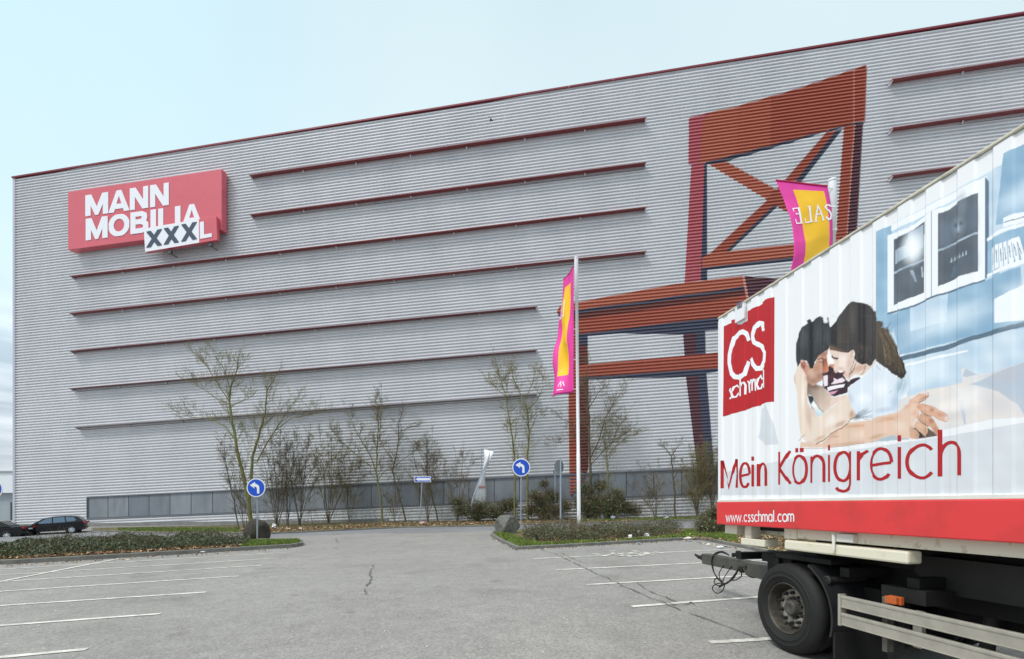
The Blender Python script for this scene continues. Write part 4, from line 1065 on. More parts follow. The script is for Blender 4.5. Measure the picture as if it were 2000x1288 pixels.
ln(KC([(978, 588), (1060, 640), (1200, 682)]), 1.3, "#3f271d"); ln(KC([(930, 742), (1000, 792), (1130, 862)]), 1.3, "#4a2f22"); ln(KC([(855, 880), (930, 925)]), 1.0, "#4a2f22"); ln(KC([(1000, 450), (1180, 490), (1260, 522), (1440, 640), (1472, 730)]), .7, "#94614a", .9); ln(KC([(1255, 695), (1390, 765), (1440, 776)]), .8, "#7b5140", .9); ln(KC([(945, 560), (940, 640), (890, 715)]), 1.0, "#9d6f57", .8)
# linen folds
so2(1300, 880, 140, 60, -10, "#fbf3ee", .7); so2(1300, 960, 120, 40, -8, "#d9d0cf", .5)
soft(Z4([(500, 420), (660, 330), (900, 420), (900, 560), (640, 590)]), "#d3d1d6", .6)
soft(Z4([(560, 240), (760, 160), (945, 120), (945, 260), (760, 330)]), "#c2c4cc", .7)
soft(Z4([(330, 300), (600, 330), (600, 480), (430, 540), (300, 420)]), "#f4f0ef", .7)
def sample(px, py):
    ix = int((px - RX0) * RS); iy = int((py - RY0) * RS)
    ix = max(0, min(NXR - 1, ix)); iy = max(0, min(NYR - 1, iy))
    return FIELD[iy, ix]
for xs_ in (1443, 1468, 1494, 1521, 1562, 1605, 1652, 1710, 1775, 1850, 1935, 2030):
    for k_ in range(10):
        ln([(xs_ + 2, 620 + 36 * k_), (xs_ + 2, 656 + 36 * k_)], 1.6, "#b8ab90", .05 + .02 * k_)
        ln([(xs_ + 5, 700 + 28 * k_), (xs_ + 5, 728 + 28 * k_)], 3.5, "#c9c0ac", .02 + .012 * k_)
# light box blur of one sample so edges print softly
K_ = np.pad(FIELD, ((1, 1), (1, 1), (0, 0)), mode='edge')
FIELD = sum(K_[j:j + NYR, i:i + NXR] * w_ for j, i, w_ in ((1, 1, .4), (0, 1, .15), (2, 1, .15), (1, 0, .15), (1, 2, .15)))
FIELD = np.where(FIELD < .8, FIELD * (.84 + .16 * (FIELD / .8)), FIELD)
s_lo, s_hi = s0 + OFFS + .004, hitT(2100, 700, CL)[0] + OFFS
cuts = set()
px_ = 1403.0
while px_ < 2100:
    q_ = hitT(px_, 700, CL)[0] + OFFS
    if s_lo < q_ < s_hi: cuts.add(round(q_, 5))
    px_ += 1.25
cuts.add(s_lo); cuts.add(s_hi)
k_ = math.floor(s_lo / RP)
while k_ * RP < s_hi:
    for fr_, _d in RPROF:
        q_ = round((k_ + fr_) * RP, 5)
        if s_lo < q_ < s_hi: cuts.add(q_)
    k_ += 1
cuts = sorted(cuts)
def depth_at(s_):
    f_ = (s_ / RP) % 1.0
    for (fa, da), (fb, db2) in zip(RPROF, RPROF[1:]):
        if fa <= f_ <= fb: return da + (db2 - da) * (f_ - fa) / (fb - fa)
    return 0.0
z_lo, z_hi = z_red + .032, z_top - .018
NZ = int((z_hi - z_lo) / .0058)
V_, C_ = [], []
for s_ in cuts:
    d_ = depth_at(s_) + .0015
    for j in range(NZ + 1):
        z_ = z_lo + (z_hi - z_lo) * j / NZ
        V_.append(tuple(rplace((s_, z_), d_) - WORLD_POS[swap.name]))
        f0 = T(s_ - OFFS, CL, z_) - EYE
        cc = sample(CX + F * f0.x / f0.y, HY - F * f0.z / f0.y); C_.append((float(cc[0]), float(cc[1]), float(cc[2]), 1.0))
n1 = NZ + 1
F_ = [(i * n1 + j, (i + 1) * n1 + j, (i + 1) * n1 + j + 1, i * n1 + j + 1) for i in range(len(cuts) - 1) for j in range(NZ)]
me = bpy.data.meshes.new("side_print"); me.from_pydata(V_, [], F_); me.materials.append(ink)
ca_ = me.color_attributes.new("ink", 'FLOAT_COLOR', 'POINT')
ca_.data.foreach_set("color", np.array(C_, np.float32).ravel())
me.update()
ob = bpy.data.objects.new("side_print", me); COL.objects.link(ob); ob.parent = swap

# lettering on the side
tx = MB()
WHT, RED, LRD = 0, 1, 2
def stroke_px(pts, w, mi, off, wy=None, closed=False, fn=None):
    for q in ribbon(pts, w, wy or w, closed):
        drape(tx, rp([fn(p) for p in q]) if fn else rp(q), 0, RP, RPROF, rplace, off, mi)
def Z6(p): return (1390 + p[0] / 3.279, 820 + p[1] / 3.279)
GL = {
 'M': [[(0, 0), (0, 1), (.5, .02), (1, 1), (1, 0)]],
 'e': [[(.04, .47), (.97, .53)], arc(.5, .5, .5, .5, 4, 318, 20)],
 'i': [[(.5, 0), (.5, .73)], [(.5, .86), (.5, 1)]],
 'n': [[(0, 0), (0, 1)], [(0, .6)] + arc(.5, .6, .5, .4, 180, 0, 12) + [(1, 0)]],
 'K': [[(0, 0), (0, 1)], [(.95, 1), (.05, .5), (1, 0)]],
 'o2': [arc(.5, .39, .5, .39, 0, 360, 24)[:-1], [(.33, .88), (.33, 1)], [(.68, .88), (.68, 1)]],
 'g': [arc(.5, .64, .5, .36, 0, 360, 24)[:-1], [(1, 1), (1, .22)] + arc(.52, .22, .48, .2, 0, -150, 10)],
 'r': [[(0, 0), (0, 1)], [(0, .68), (.3, .88), (.95, .97)]],
 'c': [arc(.52, .5, .52, .5, 42, 318, 20)],
 'h': [[(0, 0), (0, 1)], [(0, .45)] + arc(.5, .45, .5, .26, 180, 0, 12) + [(1, 0)]],
}
WORD = [('M', 65, 155, 262, 440, 252, 436), ('e', 184, 238, 283, 434, 275, 430), ('i', 264, 264, 236, 428, 236, 428), ('n', 298, 348, 284, 427, 279, 424), ('K', 430, 500, 206, 416, 200, 411),
        ('o2', 519, 602, 184, 410, 179, 406), ('n', 636, 713, 236, 405, 228, 400), ('i', 749, 749, 163, 398, 163, 398), ('g', 790, 884, 212, 466, 204, 462), ('r', 941, 998, 202, 389, 192, 385),
        ('e', 1018, 1146, 190, 386, 180, 379), ('i', 1203, 1203, 100, 378, 100, 378), ('c', 1252, 1428, 168, 376, 156, 372), ('h', 1461, 1587, 64, 364, 50, 356)]
for ch, xa, xb, ya, yb, yc, yd in WORD:
    q = [(xa, ya), (xb, yc), (xb, yd), (xa, yb)]
    wx = 16 + 9 * (xa - 65) / 1500; wy = 14 + 7 * (xa - 65) / 1500
    for i, st in enumerate(GL[ch]):
        closed = ch in ('o2', 'g') and i == 0
        stroke_px([bil(q, *p) for p in st], wx, RED, .0032 + .0004 * i, wy, closed, fn=Z6)
# red square emblem
def Z8(p): return (1400 + p[0] / 4.954, 580 + p[1] / 4.954)
sq = [(60, 285), (143, 255), (143, 228), (186, 208), (190, 268), (240, 268), (290, 232), (290, 140), (345, 112), (400, 90), (436, 68), (436, 50), (490, 18), (550, 2), (546, 1015), (490, 1020), (425, 1040), (425, 1050), (340, 1072), (280, 1092), (275, 1100), (190, 1120), (133, 1136), (130, 1142), (55, 1158)]
drape(tx, rp([Z8(p) for p in sq]), 0, RP, RPROF, rplace, .0030, LRD)
stroke_px([(303, 425), (285, 360), (255, 338), (215, 352), (165, 405), (145, 470), (125, 560), (122, 640), (145, 745), (170, 775), (225, 780), (268, 745), (285, 690), (302, 625)], 34, WHT, .0036, 46, fn=Z8)
stroke_px([(450, 330), (435, 260), (410, 255), (368, 300), (345, 380), (362, 440), (430, 480), (460, 540), (455, 620), (425, 690), (385, 695), (350, 650), (330, 595)], 36, WHT, .0042, 46, fn=Z8)
for st in ([(140, 885), (128, 905), (140, 930), (150, 965), (128, 990)], [(212, 880), (190, 858), (162, 875), (146, 925), (156, 972), (182, 968), (208, 930)], [(229, 745), (229, 962)], [(229, 880), (245, 835), (265, 830), (277, 860), (274, 945)],
           [(292, 815), (306, 830), (313, 928)], [(310, 850), (326, 805), (345, 810), (345, 850), (345, 910)], [(345, 840), (358, 800), (374, 805), (378, 910)], [(436, 800), (420, 765), (395, 800), (388, 850), (400, 890), (425, 885), (436, 840)], [(448, 705), (449, 880)]):
    stroke_px(st, 14, WHT, .0048 + .0002 * st[0][0] / 100, 16, fn=Z8)
tx.build("lettering", PM, swap)
# address on the red skirt
ad = MB()
def flat(pts): return [T(p[0], CL - .032, p[1]) for p in pts]
a0 = hitT(1418, 1019, CL - .03); a1 = hitT(1553, 1019, CL - .03)
xh = hitT(1418, 1006.5, CL - .03)[1] - a0[1]
TXT = {'w': (1.25, [[(0, 1), (.27, 0), (.5, .9), (.73, 0), (1, 1)]]), '.': (.38, [[(.5, 0), (.5, .14)]]), 'c': (.8, [arc(.55, .5, .5, .48, 45, 315, 12)]), 's': (.62, [[(.9, .84), (.6, .98), (.25, .92), (.2, .7), (.5, .54), (.85, .38), (.88, .12), (.5, .0), (.08, .14)]]),
       'h': (.72, [[(0, 0), (0, 1.55)], [(0, .6)] + arc(.45, .6, .45, .38, 180, 0, 8) + [(.9, 0)]]), 'm': (1.15, [[(0, 0), (0, 1)], [(0, .6)] + arc(.24, .65, .24, .33, 180, 0, 8) + [(.48, 0)], [(.48, .6)] + arc(.72, .65, .24, .33, 180, 0, 8) + [(.96, 0)]]),
       'a': (.85, [arc(.45, .5, .45, .48, 0, 360, 16)[:-1], [(.92, 0), (.92, 1)]]), 'l': (.22, [[(.4, 0), (.4, 1.55)]]), 'o': (.92, [arc(.5, .5, .48, .48, 0, 360, 16)[:-1]])}
word = "www.csschmal.com"
tot = sum(TXT[c][0] + .16 for c in word); x = 0
for ci, c in enumerate(word):
    wd, sts = TXT[c]
    for i, st in enumerate(sts):
        pts = [(a0[0] + (a1[0] - a0[0]) * (x + p[0] * wd) / tot, a0[1] + (a1[1] - a0[1]) * (x / tot) + p[1] * xh) for p in st]
        for q in ribbon(pts, .017, .017, c in 'ao' and i == 0):
            ad.poly([p + (-RT) * (.001 * i + .0004 * (ci % 2)) for p in flat(q)])
    x += wd + .16
ad.build("web_address", M_cw, swap)
# small plate under the top rail
m_ = MB(); qa = hitT(1440, 625, CL); qb = hitT(1458, 617, CL); zb = zpx(1440, 632, CL)
tb(qa[0], qb[0], CL - .035, CL - .03 + .02, zb, z_top - .03, m_); m_.build("plate", M_cw, swap)
m_ = MB()
for i, st in enumerate(([(0, 1), (.5, 1)], [(.25, 1), (.25, 0)], [(.6, 1), (.6, .1), (.9, .1), (.9, 1)], [(1.1, 0), (1.1, 1), (1.4, .8), (1.1, .5), (1.4, 0)], arc(1.75, .5, .2, .5, 0, 360, 10))):
    pts = [(qa[0] + .04 + p[0] * (qb[0] - qa[0] - .08) / 2.0, zb + .16 + p[1] * .085) for p in st]
    for q in ribbon(pts, .012, .012): m_.poly([T(p[0], CL - .0365 - .0006 * i, p[1]) for p in q])
m_.build("plate_lettering", mat("plate_ink", "#5a5f78", .5), swap)

# ---- the trailer under it
trl = thing("trailer", "dark drawbar trailer with aluminium side guards under the swap container", "trailer", T(0, 1.2, gz(PW.x)))
zw = PW.z
fm = MB()
tb(-1.3, s1_, .75, .87, .82, 1.17, fm); tb(-1.3, s1_, 1.65, 1.77, .82, 1.17, fm)
for q in (-1.25, -.5, .55, 1.3, 2.4, 3.6, 4.8): tb(q, q + .12, .2, 2.3, 1.06, 1.16, fm)
tb(-.75, .75, .5, 2.0, .78, .94, fm)
tb(-.25, s1_, .62, 1.9, 1.172, z_bot - .066, fm)
fm.build("frame", M_blk, trl, bevel=.008)
g_ = MB()
gp = [hitT(*p, .5) for p in ((1785, 1115), (1833, 1159), (2000, 1187), (2200, 1222), (2200, 1150), (2000, 1108), (1800, 1085))]
g_.prism([T(a, .5, b) for a, b in gp], RT * .09); g_.build("side_girder", M_dkg, trl, bevel=.006)
cb = MB()
q0, q1 = hitT(1531, 1060, -.02), hitT(1773, 1084, -.02)
tb(q0[0], q1[0], -.02, .14, zpx(1531, 1073.5, -.02), zpx(1531, 1054.5, -.02), cb); cb.build("bolster_beam", M_cream, trl, bevel=.02)
bp = MB(); tb(q0[0] - .35, q0[0] + .5, .15, .45, 1.17, 1.23, bp); tb(q0[0] - .75, q0[0] - .2, .25, .9, 1.08, 1.2, bp); bp.build("bolster_plate", M_blk, trl, bevel=.01)
# drawbar
db_ = MB()
LATD = 1.2
d0, d1, d2 = hitT(1372, 1089, LATD), hitT(1487, 1098, LATD), hitT(1520, 1100, LATD)
zd = d0[1]
print("drawbar s,z", d0, d1)
tb(d0[0] + .12, d1[0], LATD - .09, LATD + .09, zd - .11, zd + .09, db_)
db_.box8([T(d1[0] - .25, LATD - .12, zd - .14), T(d1[0] + 1.6, LATD - .5, zd - .12), T(d1[0] + 1.6, LATD + .5, zd - .12), T(d1[0] - .25, LATD + .12, zd - .14),
          T(d1[0] - .25, LATD - .12, zd + .08), T(d1[0] + 1.6, LATD - .5, zd + .14), T(d1[0] + 1.6, LATD + .5, zd + .14), T(d1[0] - .25, LATD + .12, zd + .08)])
db_.build("drawbar", mat("drawbar_grey", "#4a4a44", .6, var=.2, vscale=5), trl, bevel=.012)
ey = MB()
ey.tube([T(d0[0] + .13, LATD, zd), T(d0[0] + .04, LATD, zd), T(d0[0] - .0, LATD, zd)], [.08, .075, .06], 12)
ey.tube([T(d0[0] + .01, LATD, zd), T(d0[0] - .12, LATD, zd - .01), T(d0[0] - .26, LATD, zd + .03)], [.045, .035, .02], 10)
ey.build("coupling_eye", M_blk, trl)
cbm = MB(); rng = random.Random(4)
c0 = d0[0]
def loop(pts, r): 
    P_ = []
    for i in range(len(pts) - 1):
        p0, p1, p2, p3 = [Vector(pts[max(0, min(len(pts) - 1, j))]) for j in (i - 1, i, i + 1, i + 2)]
        for k in range(8):
            t = k / 8; P_.append(.5 * ((2 * p1) + (p2 - p0) * t + (2 * p0 - 5 * p1 + 4 * p2 - p3) * t * t + (3 * p1 - p0 - 3 * p2 + p3) * t ** 3))
    P_.append(Vector(pts[-1])); cbm.tube(P_, r, 6)
def cpx(X, Y, lat=LATD - .1): s_, z_ = hitT(1360 + X / 3.926, 960 + Y / 3.926, lat); return T(s_, lat, z_)
loop([cpx(250, 490), cpx(200, 462), cpx(140, 480), cpx(118, 540), cpx(135, 620), cpx(180, 680), cpx(225, 710), cpx(270, 670), cpx(330, 590)], .013)
loop([cpx(240, 485, LATD), cpx(180, 470, LATD), cpx(125, 520, LATD), cpx(140, 630, LATD), cpx(195, 700, LATD), cpx(235, 705, LATD)], .011)
loop([cpx(205, 690), cpx(150, 670), cpx(138, 700), cpx(170, 725), cpx(215, 705), cpx(205, 755), cpx(165, 782), cpx(128, 760), cpx(130, 725), cpx(175, 705), cpx(215, 712)], .010)
loop([cpx(330, 580), cpx(280, 670), cpx(200, 720), cpx(175, 735)], .016)
loop([cpx(350, 570), cpx(390, 640), cpx(450, 660), cpx(500, 630), cpx(530, 595)], .014)
loop([cpx(370, 575), cpx(420, 645), cpx(470, 650), cpx(510, 600)], .012)
loop([cpx(210, 570), cpx(175, 630), cpx(190, 690), cpx(215, 705)], .009)
loop([cpx(270, 575), cpx(215, 660), cpx(205, 690)], .009)
loop([cpx(340, 600), cpx(345, 650), cpx(300, 680), cpx(260, 680)], .010)
cbm.build("air_hose", mat("hose_black", "#1b1b1a", .5), trl)
for X, Y, r in ((322, 480, .055), (285, 488, .035), (380, 480, .04), (350, 600, .05), (395, 580, .045)):
    vb = MB(); c = cpx(X, Y); vb.tube([c - Vector((0, 0, r)), c, c + Vector((0, 0, r))], [r * .8, r, r * .7], 10); vb.build("valve", M_blk, trl)

def wheel(parent, lat_out, s_c, sgn, dual=True):
    """a truck wheel; sgn -1: outer face towards us"""
    zc = zw
    Cc = T(s_c, 0, zc); Cc = Cc + RT * lat_out
    ax = RT * -sgn                                         # inwards
    R_ = .535
    wt = MB()
    prof = [(.055, .30), (.028, .305), (.012, .33), (.002, .372), (-.004, .376), (-.004, .384), (.0, .388), (.0, .43), (-.003, .434), (-.002, .442), (.004, .446), (.006, .455), (.022, .492), (.038, .51), (.062, .526), (.085, R_), (.155, R_), (.16, R_ - .012), (.17, R_ - .012), (.175, R_), (.25, R_), (.32, .505), (.35, .40), (.33, .30)]
    wt.lathe(prof, Cc, ax, 64)
    if dual: wt.lathe([(h + .36, r) for h, r in prof], Cc, ax, 48)
    w_ = wt.build("wheel", M_rub, parent); sub(w_, parent)
    rm = MB()
    rm.lathe([(.03, .306), (.020, .300), (.026, .290), (.05, .284), (.085, .276), (.15, .268), (.19, .255), (.20, .236), (.20, .09)], Cc, ax, 48)
    rm.lathe([(.03, .303), (.35, .303)], Cc, ax, 48)
    rm.build("rim", mat("rim_steel", "#565149", .6, .3, col2="#37332e", vscale=9), w_)
    fg = MB(); fg.lathe([(.199, .232), (.150, .228), (.138, .215), (.138, .150), (.16, .128), (.21, .12)], Cc, ax, 40)
    fg.build("wheel_flange", mat("flange_steel", "#b5b0a6", .45, .35, col2="#6e675c", vscale=14), w_)
    hb = MB()
    hb.lathe([(.205, .122), (.17, .10), (.10, .092), (.082, .088), (.072, .076), (.068, .05), (.075, .042), (.075, .0)], Cc, ax, 28)
    u = ax.orthogonal().normalized(); w = ax.cross(u)
    for k in range(10):
        a = 2 * math.pi * k / 10; d = u * math.cos(a) + w * math.sin(a); p = Cc + ax * .19 + d * .125
        hb.tube([p, p - ax * .05 - d * .02], [.016, .012], 6)
    hb.build("hub", mat("hub_grey", "#4e4c48", .6, .2, var=.2, vscale=8), w_)
    for k in range(10):
        nb = MB(); a = 2 * math.pi * k / 10 + .2
        d = u * math.cos(a) + w * math.sin(a)
        p = Cc + ax * .14 + d * .183
        nb.tube([p, p - ax * .035], .024, 6); nb.tube([p - ax * .035, p - ax * .062], .014, 8)
        nb.build("wheel_nut", M_dkg, w_)
    return w_
wheel(trl, .0, -.05, -1)
wheel(trl, 2.48, .0, 1)
wheel(trl, 2.48, 4.6, 1)
wheel(trl, .0, 4.9, -1)
ax_ = MB(); ax_.tube([T(0, .3, zw), T(0, 2.2, zw)], .07, 12); ax_.tube([T(4.75, .3, zw), T(4.75, 2.2, zw)], .07, 12); ax_.build("axle", M_blk, trl)
# mudguard (quarter shell behind the wheel), flap, pipe
mg = MB()
Cm = T(0, 0, zw)
n_ = 14; inner = []; outer = []
for k in range(n_ + 1):
    a = math.radians(62 - 78 * k / n_)
    for rr, lst in ((.615, inner), (.64, outer)):
        lst.append((math.cos(a) * rr, math.sin(a) * rr))
for k in range(n_):
    A, B = inner[k], inner[k + 1]; A2, B2 = outer[k], outer[k + 1]
    mg.box8([T(A[0], .03, zw + A[1]), T(B[0], .03, zw + B[1]), T(B[0], .70, zw + B[1]), T(A[0], .70, zw + A[1]), T(A2[0], .03, zw + A2[1]), T(B2[0], .03, zw + B2[1]), T(B2[0], .70, zw + B2[1]), T(A2[0], .70, zw + A2[1])])
mg.build("mudguard", mat("mudguard_plastic", "#222325", .5, var=.15, vscale=5), trl)
fl = MB(); tb(.62, .65, .05, .7, .10, .48, fl)
fl.build("mud_flap", M_rub, trl)
pp = MB(); c = hitT(1614, 1134, .08); pp.tube([T(c[0], .08, c[1]), T(c[0] + .02, .55, c[1] + .02)], .035, 12); pp.lathe([(0, .034), (0, .05), (.04, .05), (.04, .034)], T(c[0], .075, c[1]), RT, 16); pp.build("pipe", M_dkg, trl)
# side guards
gd = []
sa = hitT(1639, 1175, .0)[0]
zA, zB = zpx(1639, 1162, .0), zpx(1639, 1186, .0)
zC, zD = zpx(1639, 1196, .0), zpx(1639, 1220, .0)
for za, zb_ in ((zA, zB), (zC, zD)):
    m_ = MB()
    tb(sa + .03, sa + 3.6, -.005, .03, zb_, za, m_); tb(sa + .03, sa + 3.6, -.012, -.0045, za - .03, za - .004, m_); tb(sa + .03, sa + 3.6, -.012, -.0045, zb_ + .004, zb_ + .014, m_)
    m_.build("side_guard", M_alu, trl, bevel=.004)
m_ = MB(); tb(sa - .005, sa + .028, -.014, .06, zD - .01, zA + .01, m_); m_.build("guard_end", M_alu, trl, bevel=.004)
for q in (.75, 2.2):
    m_ = MB(); tb(sa + q, sa + q + .08, .031, .08, zD - .02, zA - .005, m_); m_.build("guard_post", M_alu, trl, bevel=.004)
# support leg with the side marker lamp
lg = MB(); q = hitT(1722, 1150, .12)
tb(q[0], q[0] + .055, .12, .2, .42, .95, lg)
lg.build("support_leg", mat("leg_steel", "#75736c", .5, .4, var=.2, vscale=8), trl, bevel=.006)
lg = MB(); tb(hitT(1722, 1150, .12)[0] - .03, hitT(1722, 1150, .12)[0] + .4, .15, .45, .93, 1.06, lg); tb(hitT(1722, 1150, .12)[0] + .1, hitT(1722, 1150, .12)[0] + .16, .2, .26, .5, .95, lg); lg.build("leg_bracket", M_blk, trl)
lp = MB(); q = hitT(1727, 1172, .02); q2 = hitT(1750, 1172, .02); tb(q[0], q2[0], .02, .05, zpx(1738, 1179.5, .02), zpx(1738, 1165.5, .02), lp); tb(q[0] + .01, q2[0] + .02, .051, .09, zpx(1738, 1180.5, .02), zpx(1738, 1164.5, .02), lp)
lp.build("marker_lamp", mat("lamp_orange", "#b85c2b", .3), trl, bevel=.006)
st = MB(); q = hitT(1943, 1180, .9); st.tube([T(q[0], .9, 1.0), T(q[0] - .1, .9, .2)], .06, 10); tb(q[0] - .2, q[0], .8, 1.0, gz(4) + .02, gz(4) + .06, st); st.build("landing_leg", M_dkg, trl)
tk = MB(); tk.tube([T(1.1, 1.25, .72), T(2.3, 1.25, .72)], .22, 20); tk.build("air_tank", M_blk, trl)
# ------------------------------------------------------------------ flagpoles and banners
M_pole = mat("pole_white", "#e6e8ec", .35, .1, var=.03)
M_pink = mat("banner_pink", "#e03a9c", .6, var=.06, vscale=1.2)
M_yel = mat("banner_yellow", "#f2bd1a", .6, var=.05, vscale=1.2)
M_bwh = mat("banner_white", "#f2f0f2", .6)
def flagpole(base_px, top_px, Z, r, label):
    b = at(base_px[0], base_px[1], Z); t = at(top_px[0], top_px[1], Z)
    b.z = gz(b.x) + .02
    o = thing("flagpole", label, "flagpole", b, "white flagpoles carrying pink and yellow banners")
    m = MB(); m.tube([b, b.lerp(t, .28), b.lerp(t, .281), b.lerp(t, .86), b.lerp(t, .861), t], [r * 1.15, r * 1.12, r, r * .95, r * 1.25, r * 1.25], 16); m.build("pole", M_pole, o)
    m = MB(); m.lathe([(0, r * 1.25), (.03, r * 1.5), (.08, r * 1.3), (.1, 0)], t, (0, 0, 1), 14); m.build("cap", M_pole, o)
    m = MB(); m.lathe([(0, r * 2.4), (.03, r * 2.4), (.05, r * 1.3), (.16, r * 1.2)], b, (0, 0, 1), 16); m.build("foot", M_steel, o)
    return o, b, t
Z1 = zof(1131.5, 1035)
fp1, b1, t1 = flagpole((1131, 1035), (1125.5, 506), Z1, .10, "left white flagpole with a narrow wind-turned banner, beside the round sign")
Z2p = 18.0
fp2, b2p, t2 = flagpole((1628, 1060), (1625, 356), Z2p, .115, "right white flagpole rising behind the swap container, with a wide sale banner")

def banner(name, label, rows, yl, nx=24, ny=36, ripple=.05, texts=(), seed=1):
    """rows: (left px, left py, left Z, right px, right py, right Z) from the top down"""
    def interp(t):
        x = t * (len(rows) - 1); i = min(int(x), len(rows) - 2); f = x - i
        f = f * f * (3 - 2 * f) * .5 + f * .5
        return [rows[i][k] * (1 - f) + rows[i + 1][k] * f for k in range(6)]
    def pt(a, b, off=0.0):                                 # a: 0 at the pole side, 1 at the free edge
        r = interp(b)
        Lp, Rp = at(r[0], r[1], r[2]), at(r[3], r[4], r[5])
        p = Rp.lerp(Lp, a)
        n = (Lp - Rp).cross(Vector((0, 0, -1))).normalized()
        if n.dot(EYE - p) < 0: n = -n
        w = ripple * min(a * 3, 1) * (math.sin(a * 7 + b * 9 + seed) + .6 * math.sin(b * 17 - a * 4)) * (.25 + b)
        return p + n * (w + off)
    rt = interp(0); base = at(rt[3], rt[4], rt[5])
    o = thing(name, label, "banner", base, "sale banners on the flagpoles")
    m = MB(); vs = []
    As = sorted(set([i / nx for i in range(nx + 1)] + [yl[0], yl[1]])); Bs = sorted(set([j / ny for j in range(ny + 1)] + [yl[2], yl[3]]))
    for b in Bs:
        for a in As: vs.append(pt(a, b))
    na = len(As)
    fy = []; fpk = []
    for j in range(len(Bs) - 1):
        for i in range(na - 1):
            f = (j * na + i, j * na + i + 1, (j + 1) * na + i + 1, (j + 1) * na + i)
            ca, cb_ = (As[i] + As[i + 1]) / 2, (Bs[j] + Bs[j + 1]) / 2
            (fy if yl[0] < ca < yl[1] and yl[2] < cb_ < yl[3] else fpk).append(f)
    m.add(vs, fpk, 0, True); m.f += [list(f) for f in fy]; m.m += [1] * len(fy); m.sm += [True] * len(fy)
    cl = m.build("cloth", [M_pink, M_yel], o)
    sol = cl.modifiers.new("thickness", 'SOLIDIFY'); sol.thickness = .006; sol.offset = 0
    if texts:
        t = MB()
        for k, (st, w) in enumerate(texts):
            fine = []
            for i in range(len(st) - 1):
                for q in range(4): fine.append((st[i][0] + (st[i + 1][0] - st[i][0]) * q / 4, st[i][1] + (st[i + 1][1] - st[i][1]) * q / 4))
            fine.append(st[-1])
            for q in ribbon(fine, w * .72, w * .31): t.poly([pt(a, b, .012 + .0006 * k) for a, b in q])
        t.build("lettering", M_bwh, o)
    hm = MB(); hm.tube([pt(a / 10, 0) for a in range(11)], .035, 8); hm.build("boom", mat("boom_pink", "#b3174f", .5), o)
    rg = MB()
    for k in range(5):
        b = .03 + .94 * k / 4; p = pt(0, b); rg.tube([p, p + (interp(b)[3] - 0) * Vector((0, 0, 0)) + WD * .16], .018, 6)
    rg.build("ring", M_bwh, o)
    return o
def mirrored_sale(x0, x1, y, h):                           # read from behind, as in the photograph
    L_ = []
    w = (x1 - x0) / 4
    def B(k, pts): return [(x0 + w * k + p[0] * w * .86, y + (1 - p[1]) * h) for p in pts]
    L_.append((B(0, [(.15, .84), (.3, .98), (.6, 1), (.8, .85), (.7, .62), (.4, .45), (.2, .25), (.3, .05), (.6, 0), (.88, .16)][::1]), .055))
    L_.append((B(1, [(.05, 0), (.5, 1), (.95, 0)]), .05)); L_.append((B(1, [(.22, .34), (.78, .34)]), .03)); L_.append((B(1, [(-.02, 0), (.18, 0)]), .03)); L_.append((B(1, [(.8, 0), (1.04, 0)]), .03))
    L_.append((B(2, [(.3, 1), (.3, 0)]), .06)); L_.append((B(2, [(.12, 1), (.5, 1)]), .03)); L_.append((B(2, [(.12, .02), (.92, .02), (.95, .24)]), .03))
    L_.append((B(3, [(.3, 1), (.3, 0)]), .06)); L_.append((B(3, [(.15, 1), (.9, 1), (.93, .8)]), .03)); L_.append((B(3, [(.3, .52), (.72, .52), (.72, .64)]), .03)); L_.append((B(3, [(.15, .02), (.92, .02), (.96, .24)]), .03))
    return L_
def c5(X, Y): return (1060 + X / 4.03, 480 + Y / 4.03)
def c6(X, Y): return (1500 + X / 6.44, 340 + Y / 6.44)
R1 = []
for (lx, ly), Zl, (rx, ry) in (((168, 270), Z1 + 1.9, (244, 165)), ((150, 430), Z1 + 1.9, (244, 360)), ((118, 640), Z1 + 1.8, (243, 560)), ((102, 790), Z1 + 1.6, (243, 760)), ((92, 990), Z1 + 1.4, (243, 950)), ((66, 1193), Z1 + 1.2, (243, 1152))):
    R1.append((*c5(lx, ly), Zl, *c5(rx, ry), Z1))
small = [([(.62, .93), (.55, .90), (.50, .935)], .03), ([(.48, .90), (.40, .93)], .03), ([(.66, .955), (.42, .955)], .02)]
banner("sale_banner", "narrow pink banner with a yellow field, turned edge-on on the left flagpole", R1, (.28, .78, .1, .86), texts=mirrored_sale(.12, .98, .24, .10)[5:] + small, ripple=.12)
R2 = []
for (lx, ly), Zl, (rx, ry) in (((100, 82), 17.7, (745, 155)), ((205, 330), 17.6, (775, 300)), ((262, 500), 17.5, (798, 430)), ((305, 690), 17.4, (812, 620)), ((326, 860), 17.3, (814, 780)), ((322, 1050), 17.3, (812, 950)), ((290, 1260), 17.3, (808, 1130)), ((250, 1480), 17.3, (806, 1330))):
    R2.append((*c6(lx, ly), Zl, *c6(rx, ry), Z2p - .12))
banner("sale_banner", "wide pink banner with a yellow field reading sale in mirror writing, right flagpole", R2, (.09, .73, .065, 1.0), texts=mirrored_sale(-.02, .93, .235, .15), ripple=.03, seed=3)

